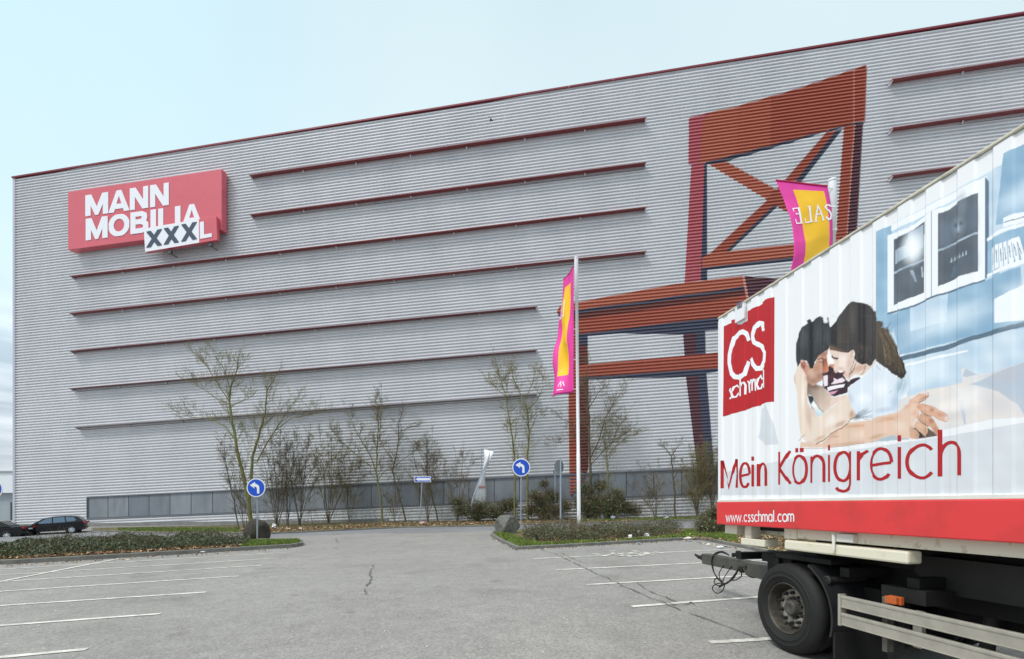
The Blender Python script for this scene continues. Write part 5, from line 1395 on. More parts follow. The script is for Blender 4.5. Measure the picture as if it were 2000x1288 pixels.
# ------------------------------------------------------------------ road signs
M_blue = mat("sign_blue", "#2456c8", .35, spec=.3)
M_sw = mat("sign_rim_white", "#eceef2", .4)
M_galv = mat("galvanised_post", "#a3adb8", .45, .5, var=.08, vscale=6)
M_back = mat("sign_back_grey", "#6f767b", .5, .3, var=.08)
def face(mb, c, pts, y0, th, mi=0):                        # outline in the sign's plane facing the camera side
    mb.prism([Vector((c.x + p[0], c.y + y0, c.z + p[1])) for p in pts], Vector((0, th, 0)), mi)
def circ(r, n=36): return [(r * math.cos(2 * math.pi * k / n), r * math.sin(2 * math.pi * k / n)) for k in range(n)]
TURN = [(.13, -.62), (.13, -.02), (.08, .06), (-.02, .10), (-.20, .10), (-.20, -.08), (-.62, .24), (-.20, .58), (-.20, .38), (.04, .38), (.22, .32), (.36, .20), (.42, .02), (.42, -.62)]
TURN = [(.12, -.62), (.12, -.06), (.06, .05), (-.06, .10), (-.22, .12), (-.12, -.10), (-.66, .28), (-.10, .62), (-.08, .44), (.1, .38), (.28, .26), (.37, .08), (.38, -.62)]
def round_sign(base_px, disc_px, rpx, label, postr=.038):
    b = ground(*base_px); Z = b.y
    c = at(disc_px[0], disc_px[1], Z); r = rpx / F * Z
    o = thing("round_sign", label, "road sign", b, "round blue turn-left signs")
    m = MB(); m.tube([b - Vector((0, 0, .05)), Vector((b.x, b.y, c.z + r * 1.18))], postr, 12); m.build("post", M_galv, o)
    m = MB(); face(m, c, circ(r), -.075, .02); m.build("rim", M_sw, o)
    m = MB(); face(m, c, circ(r * .90), -.080, .004); m.build("disc", M_blue, o)
    m = MB(); face(m, c, [(p[0] * r * .98, p[1] * r * .98) for p in TURN], -.086, .004); m.build("arrow", M_sw, o)
    m = MB(); 
    for dz in (-.4, .4): m.box((c.x, c.y - .02, c.z + dz * r), (.12, .09, .04))
    m.build("clamp", M_galv, o)
    return o
round_sign((502.5, 1060), (501.5, 953), 18.2, "round blue turn-left sign in front of the dark boulder on the long left bed")
round_sign((1017.5, 1037), (1018, 913.5), 17.4, "round blue turn-left sign beside the pale grey rock on the right island")
round_sign((-14, 1082), (-11, 955.5), 19.5, "round blue sign cut off by the left edge of the photo")
b = verge_pt(820, 1026, 5.0); Z = b.y
o = thing("arrow_sign", "small oblong blue one-way sign with a white arrow on a leaning post", "road sign", b)
c = at(826, 936.5, Z)
m = MB(); m.tube([b - Vector((0, 0, .1)), at(825, 930, Z)], .04, 10); m.build("post", M_galv, o)
k = Z / F
m = MB(); face(m, c, [(-16 * k, -5.6 * k), (16 * k, -5.6 * k), (16 * k, 5.6 * k), (-16 * k, 5.6 * k)], -.075, .02); m.build("rim", M_sw, o)
m = MB(); face(m, c, [(-15 * k, -4.7 * k), (15 * k, -4.7 * k), (15 * k, 4.7 * k), (-15 * k, 4.7 * k)], -.080, .004); m.build("plate", M_blue, o)
m = MB(); face(m, c, [(-14 * k, 0), (-6.5 * k, 4.3 * k), (-8 * k, 2.5 * k), (14 * k, 2.5 * k), (14 * k, -2.5 * k), (-8 * k, -2.5 * k), (-6.5 * k, -4.3 * k)], -.086, .004); m.build("arrow", M_sw, o)
for bp, tp, dx, rr, lab in (((1095, 1024), (1095, 898), -3, 14, "grey back of a round road sign on a stout post between the two flag bushes"), ((1084.5, 1012), (1084, 920), -1, 7, "thin grey sign post with a small plate, just left of the sign seen from behind")):
    b = verge_pt(*bp); Z = b.y; k = Z / F
    o = thing("sign_back", lab, "road sign", b)
    c = at(tp[0] + dx, tp[1] + (14 if rr > 10 else 2), Z)
    m = MB(); m.tube([b - Vector((0, 0, .1)), at(tp[0], tp[1] - 1, Z)], .07 if rr > 10 else .045, 10); m.build("post", M_galv, o)
    m = MB()
    if rr > 10: face(m, c, [(p[0] * .66, p[1]) for p in circ(rr * k)], .08, .02)
    else: face(m, c, [(-2.5 * k, -4 * k), (2.5 * k, -4 * k), (2.5 * k, 4 * k), (-2.5 * k, 4 * k)], .06, .02)
    m.build("plate", M_back, o)

# twisted, leaning advertising board in the shrubbery
def c4(X, Y): return (780 + X / 6.44, 860 + Y / 6.44)
Zb = verge_pt(950, 1010).y
o = thing("bent_board", "bent white advertising board with a red line, leaning in the shrubbery", "sign", at(945, 1005, Zb))
rows = [((1068, 118), .0, (1190, 146), -.5), ((1070, 220), .1, (1150, 240), -.45), ((1062, 320), .12, (1112, 330), -.25), ((1048, 400), .05, (1084, 400), .0), ((1030, 460), -.1, (1072, 462), .15), ((1005, 540), -.25, (1078, 530), .25), ((975, 620), -.35, (1088, 620), .3), ((945, 700), -.45, (1090, 700), .3), ((915, 790), -.5, (1084, 790), .3), ((890, 900), -.5, (1080, 900), .3)]
m = MB(); v = []
for a, za, b, zb in rows:
    A, B = at(*c4(*a), Zb + za), at(*c4(*b), Zb + zb)
    for q in range(5): v.append(A.lerp(B, q / 4) + Vector((0, -.03 * math.sin(q / 4 * math.pi), 0)))
m.add(v, [(i * 5 + q, i * 5 + q + 1, (i + 1) * 5 + q + 1, (i + 1) * 5 + q) for i in range(len(rows) - 1) for q in range(4)], 0, True)
pb = m.build("panel", mat("board_white", "#e4e6ea", .4, var=.04), o); sl = pb.modifiers.new("thickness", 'SOLIDIFY'); sl.thickness = .03; sl.offset = -1
m = MB(); m.tube([at(*c4(1035, 100), Zb + .5), at(*c4(1030, 480), Zb + .5), at(*c4(1025, 900), Zb + .5)], .075, 4, smooth=False)
m.tube([at(*c4(1150, 140), Zb - .3), at(*c4(1110, 270), Zb - .35), at(*c4(1060, 380), Zb - .3), at(*c4(1010, 500), Zb - .4), at(*c4(940, 690), Zb - .55), at(*c4(900, 830), Zb - .6)], .09, 4, smooth=False)
m.tube([at(*c4(1040, 105), Zb + .45), at(*c4(1185, 146), Zb - .4)], .05, 4, smooth=False)
m.build("frame", M_galv, o)
m = MB()
for y0, y1, gaps in ((578, 588, True), (596, 604, False)):
    xa, xb = 1000, 1084
    n = 9 if gaps else 1
    for q in range(n):
        u0_, u1_ = xa + (xb - xa) * q / n, xa + (xb - xa) * (q + (.65 if gaps else 1)) / n
        m.prism([at(*c4(x, y), Zb - .4 + .55 * (x - 985) / 100 * .9) for x, y in ((u0_, y1), (u1_, y1), (u1_, y0), (u0_, y0))], Vector((0, .01, 0)))
m.build("red_lettering", mat("board_red", "#c8402f", .5), o)

# ------------------------------------------------------------------ boulders
def boulder(name, label, px, size, seed, col, cut, rot):
    b = ground(*px); rng = random.Random(seed)
    bm = bmesh.new(); bmesh.ops.create_icosphere(bm, subdivisions=4, radius=1)
    planes = []
    for _ in range(13):
        d = Vector((rng.gauss(0, 1), rng.gauss(0, 1), rng.gauss(0, .9))).normalized(); planes.append((d, rng.uniform(*cut)))
    planes.append((Vector((.12, -.2, 1)).normalized(), .62 if cut[0] < .8 else .9)); planes.append((Vector((0, 0, -1)), .55))
    for v in bm.verts:
        for d, h in planes:
            e = v.co.dot(d) - h
            if e > 0: v.co -= d * e * .97
        v.co += Vector((rng.gauss(0, 1), rng.gauss(0, 1), rng.gauss(0, 1))) * .008
        v.co = Vector((v.co.x * size[0], v.co.y * size[1], v.co.z * size[2]))
    me = bpy.data.meshes.new(name); bm.to_mesh(me); bm.free()
    me.materials.append(col)
    o = bpy.data.objects.new(name, me); COL.objects.link(o)
    o.location = b + Vector((0, 0, size[2] * .5)); o.rotation_euler = (0, 0, rot)
    tag(o, label, "boulder")
boulder("boulder", "rounded dark brown boulder behind the round sign on the left bed", (502, 1056.5), (.66, .62, .78), 3, mat("rock_brown", "#403c33", .9, col2="#2a2822", vscale=2.2, bump=.8, bscale=7), (.88, 1.05), 1)
boulder("boulder", "angular grey slate rock with a flat top on the right island", (990, 1044), (1.08, .8, .82), 12, mat("rock_grey", "#85857f", .85, col2="#5c5c57", vscale=2.5, bump=.9, bscale=6), (.5, .8), 2.2)

# ------------------------------------------------------------------ parked cars
def make_car(name, label, wagon=True):
    """built along +X (front at -X), wheels on z = 0, then placed"""
    o = bpy.data.objects.new(name, None); COL.objects.link(o); tag(o, label, "car", "dark cars parked along the store")
    paint = mat("car_black", "#15171c", .22, .2, spec=.6)
    W2 = .88
    if wagon: prof = [(-2.12, .30), (-2.16, .52), (-2.02, .66), (-1.55, .80), (-1.02, .90), (1.98, .98), (2.12, .80), (2.16, .45), (2.02, .28)]
    else: prof = [(-2.2, .30), (-2.25, .52), (-2.1, .68), (-1.6, .80), (-1.0, .90), (1.3, .95), (2.1, .97), (2.25, .86), (2.28, .45), (2.12, .28)]
    ys = [-W2, -W2 + .06, -.45, 0, .45, W2 - .06, W2]
    m = MB(); rings = []
    for y in ys:
        t = abs(y) / W2; ring = []
        for x, z in prof:
            sx = 1 - .045 * t ** 3; zz = z if z < .5 else z - .05 * t ** 3
            ring.append((x * sx, y if z > .5 else y * .97, zz))
        rings.append(ring)
    n = len(prof)
    m.add([p for r in rings for p in r], [(i * n + k, (i + 1) * n + k, (i + 1) * n + (k + 1) % n, i * n + (k + 1) % n) for i in range(len(ys) - 1) for k in range(n)], 0, True)
    m.add(rings[0], [list(range(n))], 0); m.add(rings[-1], [list(range(n))[::-1]], 0)
    m.build("body", paint, o)
    gh = [(-1.1, .88), (-.28, 1.36), (.1, 1.43), (.9, 1.44), (1.55, 1.38), (1.86, 1.15), (2.0, .93)] if wagon else [(-1.1, .88), (-.3, 1.34), (.1, 1.41), (.7, 1.39), (1.45, .95)]
    m = MB(); rings = []
    for y in (-.82, -.72, 0, .72, .82):
        ring = []
        for x, z in gh:
            f = (z - .88) / .56
            yy = y * (1 - .17 * f) if abs(y) > .1 else 0
            ring.append((x, yy, z - (.03 * f if abs(y) > .8 else 0)))
        rings.append(ring)
    n = len(gh)
    m.add([p for r in rings for p in r], [(i * n + k, (i + 1) * n + k, (i + 1) * n + k + 1, i * n + k + 1) for i in range(4) for k in range(n - 1)], 0, True)
    m.add(rings[0], [list(range(n))], 0); m.add(rings[-1], [list(range(n))[::-1]], 0)
    m.build("cabin", paint, o)
    glass = mat("car_glass", "#5d7488", .12, .3, spec=.8)
    wins = [[(-.78, .93), (-.22, 1.30), (.12, 1.36), (.12, .94)], [(.2, .94), (.2, 1.36), (.86, 1.37), (.94, .96)]] + ([[(1.02, .97), (.94, 1.37), (1.42, 1.33), (1.6, 1.1), (1.5, 1.0)]] if wagon else [])
    for w in wins:
        for sgn in (-1, 1):
            m = MB()
            pts = [Vector((x, sgn * (.828 * (1 - .17 * (z - .88) / .56) + .004), z)) for x, z in w]
            m.prism(pts, (0, sgn * .012, 0)); m.build("window", glass, o)
    m = MB()
    fx = lambda t, dz=0: (-1.1 + .82 * t - .012, 0, .88 + .48 * t + dz)
    m.prism([Vector((-1.03, -.7, .935)), Vector((-1.03, .7, .935)), Vector((-.36, .6, 1.33)), Vector((-.36, -.6, 1.33))], (-.012, 0, .02)); m.build("windscreen", glass, o)
    m = MB()
    if wagon: m.prism([Vector((1.97, -.62, .99)), Vector((1.97, .62, .99)), Vector((1.66, .55, 1.33)), Vector((1.66, -.55, 1.33))], (.02, 0, .012))
    else: m.prism([Vector((1.38, -.62, 1.0)), Vector((1.38, .62, 1.0)), Vector((.78, .55, 1.36)), Vector((.78, -.55, 1.36))], (.02, 0, .02))
    m.build("rear_window", mat("car_glass_dark", "#14181c", .12, spec=.8), o)
    for sgn in (-1, 1):
        m = MB(); m.box((2.08 if wagon else 2.2, sgn * .70, .86 if wagon else .80), (.16, .30, .13)); m.build("tail_light", mat("tail_red", "#b21420", .25), o, bevel=.02)
        m = MB(); m.box((-2.03, sgn * .66, .64), (.16, .34, .12)); m.build("headlight", mat("headlight_glass", "#c8ced4", .15), o, bevel=.02)
        m = MB(); m.box((-.72, sgn * .95, .98), (.12, .2, .13)); m.build("wing_mirror", paint, o, bevel=.03)
        for x in (-1.32, 1.28):
            m = MB(); m.lathe([(.0, .2), (-.03, .24), (-.03, .31), (.0, .325), (.18, .325), (.2, .2)], (x, sgn * .90, .325), (0, -sgn, 0), 28)
            w = m.build("wheel", mat("car_tyre", "#151515", .8), o)
            m = MB(); c = Vector((x, sgn * .905, .325))
            m.lathe([(.02, .21), (.0, .215), (.015, .19), (.02, .07), (.0, .05), (.0, 0)], c, (0, -sgn, 0), 28)
            m.build("rim", mat("car_rim", "#cfd3d8", .3, .4), w)
            m = MB()
            for k in range(7):
                a = 2 * math.pi * k / 7; m.tube([c + Vector((math.cos(a) * .145, sgn * .002, math.sin(a) * .145)), c + Vector((math.cos(a) * .145, sgn * -.02, math.sin(a) * .145))], .032, 8)
            m.build("rim_hole", mat("rim_hole", "#202225", .8), w)
            m = MB(); m.lathe([(0, .335), (0, .385)], (x, sgn * .884, .335), (0, -sgn, 0), 24); m.build("wheel_arch", mat("arch_black", "#0c0c0d", .7), o)
    m = MB(); m.box((2.17 if wagon else 2.285, 0, .70), (.02, .52, .11)); m.build("number_plate", mat("plate_white", "#d8dadd", .4), o)
    m = MB(); m.box((0, 0, .5), (2.4, 1.79, .02)); m.build("side_trim", mat("trim_dark", "#2b2e33", .4), o)
    return o
def place_car(o, front_px, Zf, rear_px, Zr, sc_):
    a = at(front_px[0], front_px[1], Zf); b = at(rear_px[0], rear_px[1], Zr)
    d = (b - a)
    mid = a.lerp(b, (1.32) / 2.6)
    yaw = math.atan2(d.y, d.x); pitch = math.atan2(d.z, math.hypot(d.x, d.y))
    R = Matrix.Rotation(yaw, 4, 'Z') @ Matrix.Rotation(-pitch, 4, 'Y')
    # the near wheels carry the contact points
    o.rotation_euler = R.to_euler()
    o.scale = (sc_,) * 3
    o.location = mid + (R @ Vector((0, .88 * sc_, 0)))
    WORLD_POS[o.name] = o.location.copy()
cw = make_car("parked_car", "black estate car with silver wheels parked along the store wall", True)
place_car(cw, (56, 1048.5), 35.4, (138, 1043), 36.6, .93)
cs = make_car("parked_car", "black saloon with red tail light, cut off by the left edge of the photo", False)
place_car(cs, (-75, 1062), 33.0, (9, 1055.5), 33.8, .95)
# the ramped bit of service road they stand on
m = MB()
rw = [(-260, 1074), (25, 1056), (95, 1048), (180, 1041.8), (180, 1036.5), (60, 1037), (-260, 1037)]
Zs = [32.0, 33.2, 34.9, 36.8, 38.6, 38.6, 38.6]
m.poly([at(x, y, z) for (x, y), z in zip(rw, Zs)])
tag(m.build("service_road", M_road_old), "pale service road the cars stand on", "road", kind="structure")
# bird
b = at(958, 233.5, 36)
o = thing("flying_bird", "small black bird flying in front of the silver wall", "bird", b)
k = 36 / F
m = MB(); m.tube([b + Vector((-1.0, .05, .4)) * k, b + Vector((.5, 0, .0)) * k, b + Vector((2.5, 0, -2.2)) * k, b + Vector((5.0, 0, -3.3)) * k], [.02, .06, .055, .008], 8)
m.add([b + Vector(p) * k for p in ((0, 0, .4), (1.5, 0, -1.0), (-3.0, -6, .6), (-5.4, -9, -1.0), (-2.6, -8, -.2))], [(0, 1, 2), (1, 4, 2), (2, 4, 3)])
m.add([b + Vector(p) * k for p in ((0, 0, .4), (1.5, 0, -1.0), (-1.0, 7, 2.8), (-2.6, 11, 2.6), (.4, 7, 1.4))], [(0, 2, 1), (1, 2, 4), (2, 3, 4)])
m.build("body", mat("bird_black", "#0d0e12", .7), o)
# ------------------------------------------------------------------ bare trees and bushes
M_bk_g = mat("bark_green", "#80814c", .9, col2="#5f5c3f", vscale=3, stretch=(3, 3, .6))
M_bk_b = mat("bark_brown", "#665d4a", .9, col2="#474032", vscale=3, stretch=(3, 3, .6))
M_tw = mat("twig_brown", "#7d725b", .9, col2="#5f5644", vscale=2)
M_tw_g = mat("twig_olive", "#8a825a", .9, col2="#6c6440", vscale=2)
def sprout(mb, p, d, ln, r, lvl, rng, up=.35, spread=.8):
    n = 4 if lvl < 2 else 3
    pts = [p.copy()]; rad = [r]
    dd = d.copy()
    for i in range(n):
        dd = (dd + Vector((rng.gauss(0, .06), rng.gauss(0, .06), rng.gauss(0, .05) + up * .14))).normalized()
        pts.append(pts[-1] + dd * ln / n); rad.append(max(.0048, r * (1 - .8 * (i + 1) / n)))
    mb.tube(pts, rad, 5 if lvl == 0 else 3, caps=False)
    if lvl >= 3 or ln < .22: return
    k = rng.randint(4, 7) if lvl < 2 else rng.randint(3, 4)
    for j in range(k):
        t = rng.uniform(.2, 1.0); x = t * n; i = min(int(x), n - 1)
        q = pts[i].lerp(pts[i + 1], x - i)
        ax = (pts[i + 1] - pts[i]).normalized()
        rd = Vector((rng.gauss(0, 1), rng.gauss(0, .8), rng.gauss(0, .6) + up)).normalized()
        nd = (ax * rng.uniform(.8, 1.3) + rd * spread).normalized()
        sprout(mb, q, nd, ln * rng.uniform(.42, .78), max(.006, r * .5 * (1 - .5 * t)), lvl + 1, rng, up, spread)
def bare_tree(name, label, base_px, limbs, n_side, ln, bark, twig, seed, group, cat="tree", up=.35, lean=.25, dz=.6, t0=.25):
    rng = random.Random(seed)
    b = verge_pt(*base_px); Z = b.y
    o = thing(name, label, cat, b, group)
    tr = MB(); cr = MB()
    for li, (pl, r0, r1) in enumerate(limbs):
        zt = rng.uniform(-dz, dz) if li else 0
        P_ = []
        for i, (x, y) in enumerate(pl):
            t = i / (len(pl) - 1); P_.append(at(x, y, Z + zt * t))
        if li == 0 or P_[0].z < b.z + 1.3: P_[0] = b + Vector((rng.uniform(-.12, .12), rng.uniform(-.12, .12), 0)) * (0 if li == 0 else 1)
        # densify with a slight wobble
        Q = []; Rr = []
        for i in range(len(P_) - 1):
            m_ = max(2, int((P_[i + 1] - P_[i]).length / .45))
            for k in range(m_):
                f = k / m_; tt = (i + f) / (len(P_) - 1)
                Q.append(P_[i].lerp(P_[i + 1], f) + Vector((rng.gauss(0, .018), rng.gauss(0, .02), 0))); Rr.append(r0 + (r1 - r0) * tt)
        Q.append(P_[-1]); Rr.append(r1)
        if li == 0 or P_[0].z < b.z + .4: Q[0] = Q[0] - Vector((0, 0, .15))
        tr.tube(Q, Rr, 7, caps=False)
        L_ = sum((Q[i + 1] - Q[i]).length for i in range(len(Q) - 1))
        for k in range(int(n_side * 1.35 * L_)):
            t = t0 + (1 - t0) * rng.random() ** .75
            i = min(int(t * (len(Q) - 1)), len(Q) - 2)
            ax = (Q[i + 1] - Q[i]).normalized()
            rd = Vector((rng.gauss(0, 1), rng.gauss(0, .7), rng.gauss(0, .5) + .2)).normalized()
            sprout(cr, Q[i], (ax * rng.uniform(.5, 1.1) + rd * .8).normalized(), ln * 1.3 * rng.uniform(.5, 1.15) * (1.2 - .7 * t), max(.009, min(.02, Rr[i] * .35)), 1, rng, up)
        sprout(cr, Q[-1], (Q[-1] - Q[-2]).normalized(), ln * .55, r1, 1, rng, up)
    tr.build("trunk", bark, o); cr.build("twigs", twig, o)
    return o
def q3(*pts): return [(350 + x / 3.22, 660 + y / 3.22) for x, y in pts]
def q4(*pts): return [(800 + x / 3.066, 660 + y / 3.066) for x, y in pts]
G1 = "bare trees along the store wall"
bare_tree("bare_tree", "tallest bare tree with greenish forked trunk behind the left round sign", (491, 1034), [
    (q3((460, 1200), (435, 1020), (405, 880), (370, 740), (335, 540), (315, 400), (320, 320), (355, 240), (378, 110)), .17, .025),
    (q3((440, 1020), (450, 880), (465, 740), (500, 620), (540, 470), (550, 330), (580, 290), (625, 210)), .13, .02),
    (q3((490, 780), (540, 680), (620, 560), (680, 460), (740, 380)), .06, .012),
    (q3((315, 400), (250, 300), (200, 220), (150, 140), (90, 90)), .045, .012),
    (q3((350, 640), (290, 560), (200, 510), (80, 500), (20, 480)), .05, .012),
    (q3((318, 420), (230, 380), (150, 320), (80, 290)), .035, .01),
    (q3((322, 430), (400, 400), (440, 340)), .035, .01),
    (q3((320, 320), (290, 210), (210, 90)), .03, .01),
    (q3((600, 590), (700, 510), (830, 480), (900, 470)), .035, .01)], 2.4, 1.45, M_bk_g, M_tw_g, 21, G1)
bare_tree("bare_tree", "thin leaning sapling left of the tallest bare tree", (466, 1036), [
    (q3((372, 1200), (345, 1030), (310, 880), (285, 740), (285, 660)), .05, .012), (q3((420, 1080), (340, 970), (290, 800), (270, 700)), .03, .01)], 2.0, .9, M_bk_b, M_tw, 22, G1)
bare_tree("bare_tree", "slender forked bare tree before the panel band, left of the oblong sign", (748, 1021), [
    (q3((1285, 1150), (1265, 980), (1240, 850), (1245, 700), (1255, 560), (1240, 430), (1235, 370)), .10, .018),
    (q3((1240, 850), (1200, 740), (1130, 620), (1080, 520), (1040, 440)), .06, .012),
    (q3((1205, 810), (1130, 750), (1020, 650), (970, 590)), .05, .012),
    (q3((1262, 640), (1270, 480), (1270, 340)), .05, .012),
    (q3((1255, 890), (1300, 830), (1340, 820)), .04, .012)], 3.0, 1.1, M_bk_g, M_tw, 23, G1)
bare_tree("bare_tree", "crooked thin tree bending left just before the oblong sign", (793, 1019), [
    (q3((1432, 1150), (1380, 980), (1340, 830), (1370, 720), (1380, 620), (1380, 540), (1405, 460)), .08, .015),
    (q3((1340, 830), (1400, 770), (1470, 720), (1520, 690)), .035, .01), (q3((1345, 760), (1290, 700), (1270, 670)), .04, .01),
    (q3((1380, 600), (1430, 570), (1490, 555)), .03, .01)], 2.8, 1.0, M_bk_b, M_tw, 24, G1)
bare_tree("bare_tree", "leaning dark sapling directly behind the oblong sign", (856, 1012), [
    (q4((165, 1060), (130, 930), (110, 860), (100, 740), (100, 620)), .075, .014), (q4((105, 780), (60, 690), (20, 640)), .03, .01), (q4((105, 800), (160, 700)), .03, .01)], 2.2, 1.0, M_bk_b, M_tw, 25, G1)
bare_tree("bare_tree", "thin pale-barked tree with a tall left trunk behind the round sign by the grey rock", (1005, 1008), [
    (q4((640, 900), (630, 740), (610, 560), (590, 450), (570, 330), (530, 200), (505, 100)), .09, .015),
    (q4((580, 330), (590, 230), (615, 150)), .04, .01), (q4((570, 350), (500, 280), (450, 230)), .03, .01), (q4((630, 620), (640, 520), (670, 450)), .04, .01)], 2.8, .95, M_bk_g, M_tw_g, 26, G1)
bare_tree("bare_tree", "pale-barked tree with a Y-shaped top, immediately right of its tall twin", (1030, 1008), [
    (q4((705, 960), (705, 740), (715, 560), (705, 430), (670, 350), (620, 240), (610, 190)), .10, .014),
    (q4((705, 430), (760, 380), (800, 300), (790, 200)), .05, .012), (q4((720, 560), (760, 470), (810, 440)), .03, .01), (q4((690, 370), (740, 260), (760, 180)), .035, .01)], 2.8, 1.0, M_bk_g, M_tw_g, 27, G1)
bare_tree("bare_tree", "dark bare tree in front of the painted chair's front leg, right of the left flagpole", (1152, 1010), [
    (q4((1085, 1050), (1085, 800), (1075, 650), (1075, 480), (1060, 330), (1060, 200), (1070, 120)), .13, .018),
    (q4((1085, 720), (1140, 600), (1170, 480), (1230, 380), (1300, 290)), .06, .012), (q4((1085, 760), (1150, 690), (1230, 610), (1330, 540)), .04, .01),
    (q4((1075, 420), (1130, 330), (1180, 270)), .04, .01), (q4((1070, 620), (980, 520), (880, 470)), .04, .01), (q4((1070, 560), (960, 600), (860, 640)), .035, .01)], 3.2, 1.1, M_bk_b, M_tw, 28, G1)
bare_tree("bare_tree", "short yellowish tree right beside the dark one by the left flagpole", (1187, 1008), [
    (q4((1190, 1000), (1188, 800), (1180, 700), (1165, 600), (1180, 480)), .085, .014), (q4((1180, 720), (1240, 640), (1310, 590), (1380, 570)), .04, .01), (q4((1185, 680), (1240, 560), (1290, 480), (1330, 420)), .04, .01)], 3.2, 1.0, M_bk_g, M_tw_g, 29, G1)
def q9(*pts): return [(1230 + x / 6.13, 860 + y / 6.13) for x, y in pts]
bare_tree("bare_tree", "small forked tree just left of the white container in front of the grey panels", (1319, 1004), [
    (q9((550, 830), (530, 560), (510, 350), (495, 190), (440, 110), (390, 50)), .085, .012), (q9((500, 180), (550, 110), (600, 30)), .04, .01), (q9((530, 460), (570, 380), (620, 350)), .035, .01)], 1.9, .8, M_bk_b, M_tw, 30, G1)
# multi-stemmed shrubs
G2 = "bare multi-stemmed shrubs along the verge"
def shrub(label, base, tips, seed, bark=M_bk_b, twig=M_tw, r=.030, n=1.9, ln=1.05, grp=G2):
    rng = random.Random(seed); limbs = []
    for x, y in tips:
        mx = base[0] + (x - base[0]) * rng.uniform(.25, .5) + rng.uniform(-5, 5); my = base[1] + (y - base[1]) * rng.uniform(.4, .6)
        limbs.append(([(base[0] + rng.uniform(-6, 6), base[1]), (mx, my), (x, y)], r * rng.uniform(.7, 1.2), .010))
    bare_tree("bare_shrub", label, base, limbs, n, ln, bark, twig, seed, grp, "shrub", t0=.18)
shrub("brown bare shrub close behind the left round sign", (540, 1030), [(505, 850), (520, 880), (548, 840), (560, 870), (585, 880), (530, 860), (515, 930), (600, 900)], 41)
shrub("airy bare shrub between the two leftmost tree clumps", (585, 1028), [(560, 860), (580, 850), (605, 845), (625, 880), (560, 900), (640, 900), (600, 870)], 42)
shrub("wide bare shrub with olive twig tips, stems fanning from one foot", (642, 1024), [(600, 850), (625, 840), (648, 835), (660, 860), (685, 860), (705, 875), (610, 900), (700, 910), (640, 860)], 43, twig=M_tw_g)
shrub("dark tangled shrub at the foot of the tallest bare tree, left of its trunk", (478, 1032), [(455, 930), (468, 900), (480, 915), (450, 950), (492, 920)], 50, r=.022, ln=.8)
shrub("tangled shrub between the brown shrub and the airy shrub", (562, 1028), [(545, 880), (560, 865), (575, 860), (590, 890), (548, 910)], 55, r=.026)
shrub("twiggy shrub on the right flank of the wide fanning shrub", (682, 1022), [(670, 880), (690, 890), (705, 900), (660, 910), (712, 925)], 56, r=.024, ln=.9)
shrub("low thin shrub between the forked tree and the crooked tree", (770, 1020), [(755, 930), (770, 920), (785, 935), (748, 960)], 44, r=.02, ln=.6)
shrub("bare shrub behind the foot of the oblong sign", (835, 1014), [(810, 900), (835, 870), (850, 880), (800, 930), (860, 900), (845, 850)], 45, r=.025)
shrub("bare shrub left of the bent board", (893, 1010), [(870, 920), (890, 890), (905, 885), (920, 900), (880, 940)], 46, r=.025)
shrub("leafless thicket left of the small forked tree", (1280, 1008), [(1235, 930), (1250, 915), (1270, 920), (1285, 910), (1300, 930), (1232, 950), (1262, 940)], 47, r=.022, ln=.8)
shrub("dense dark thicket right at the edge of the white container", (1362, 1008), [(1335, 910), (1350, 890), (1365, 890), (1380, 880), (1395, 890), (1340, 930), (1405, 900), (1370, 870), (1385, 920), (1355, 920)], 48, r=.035, n=2.4, twig=M_tw_g)
shrub("second brown thicket half hidden by the white container", (1392, 1010), [(1375, 880), (1390, 870), (1402, 880), (1412, 900), (1380, 910), (1400, 920)], 49, r=.03, n=2.4)

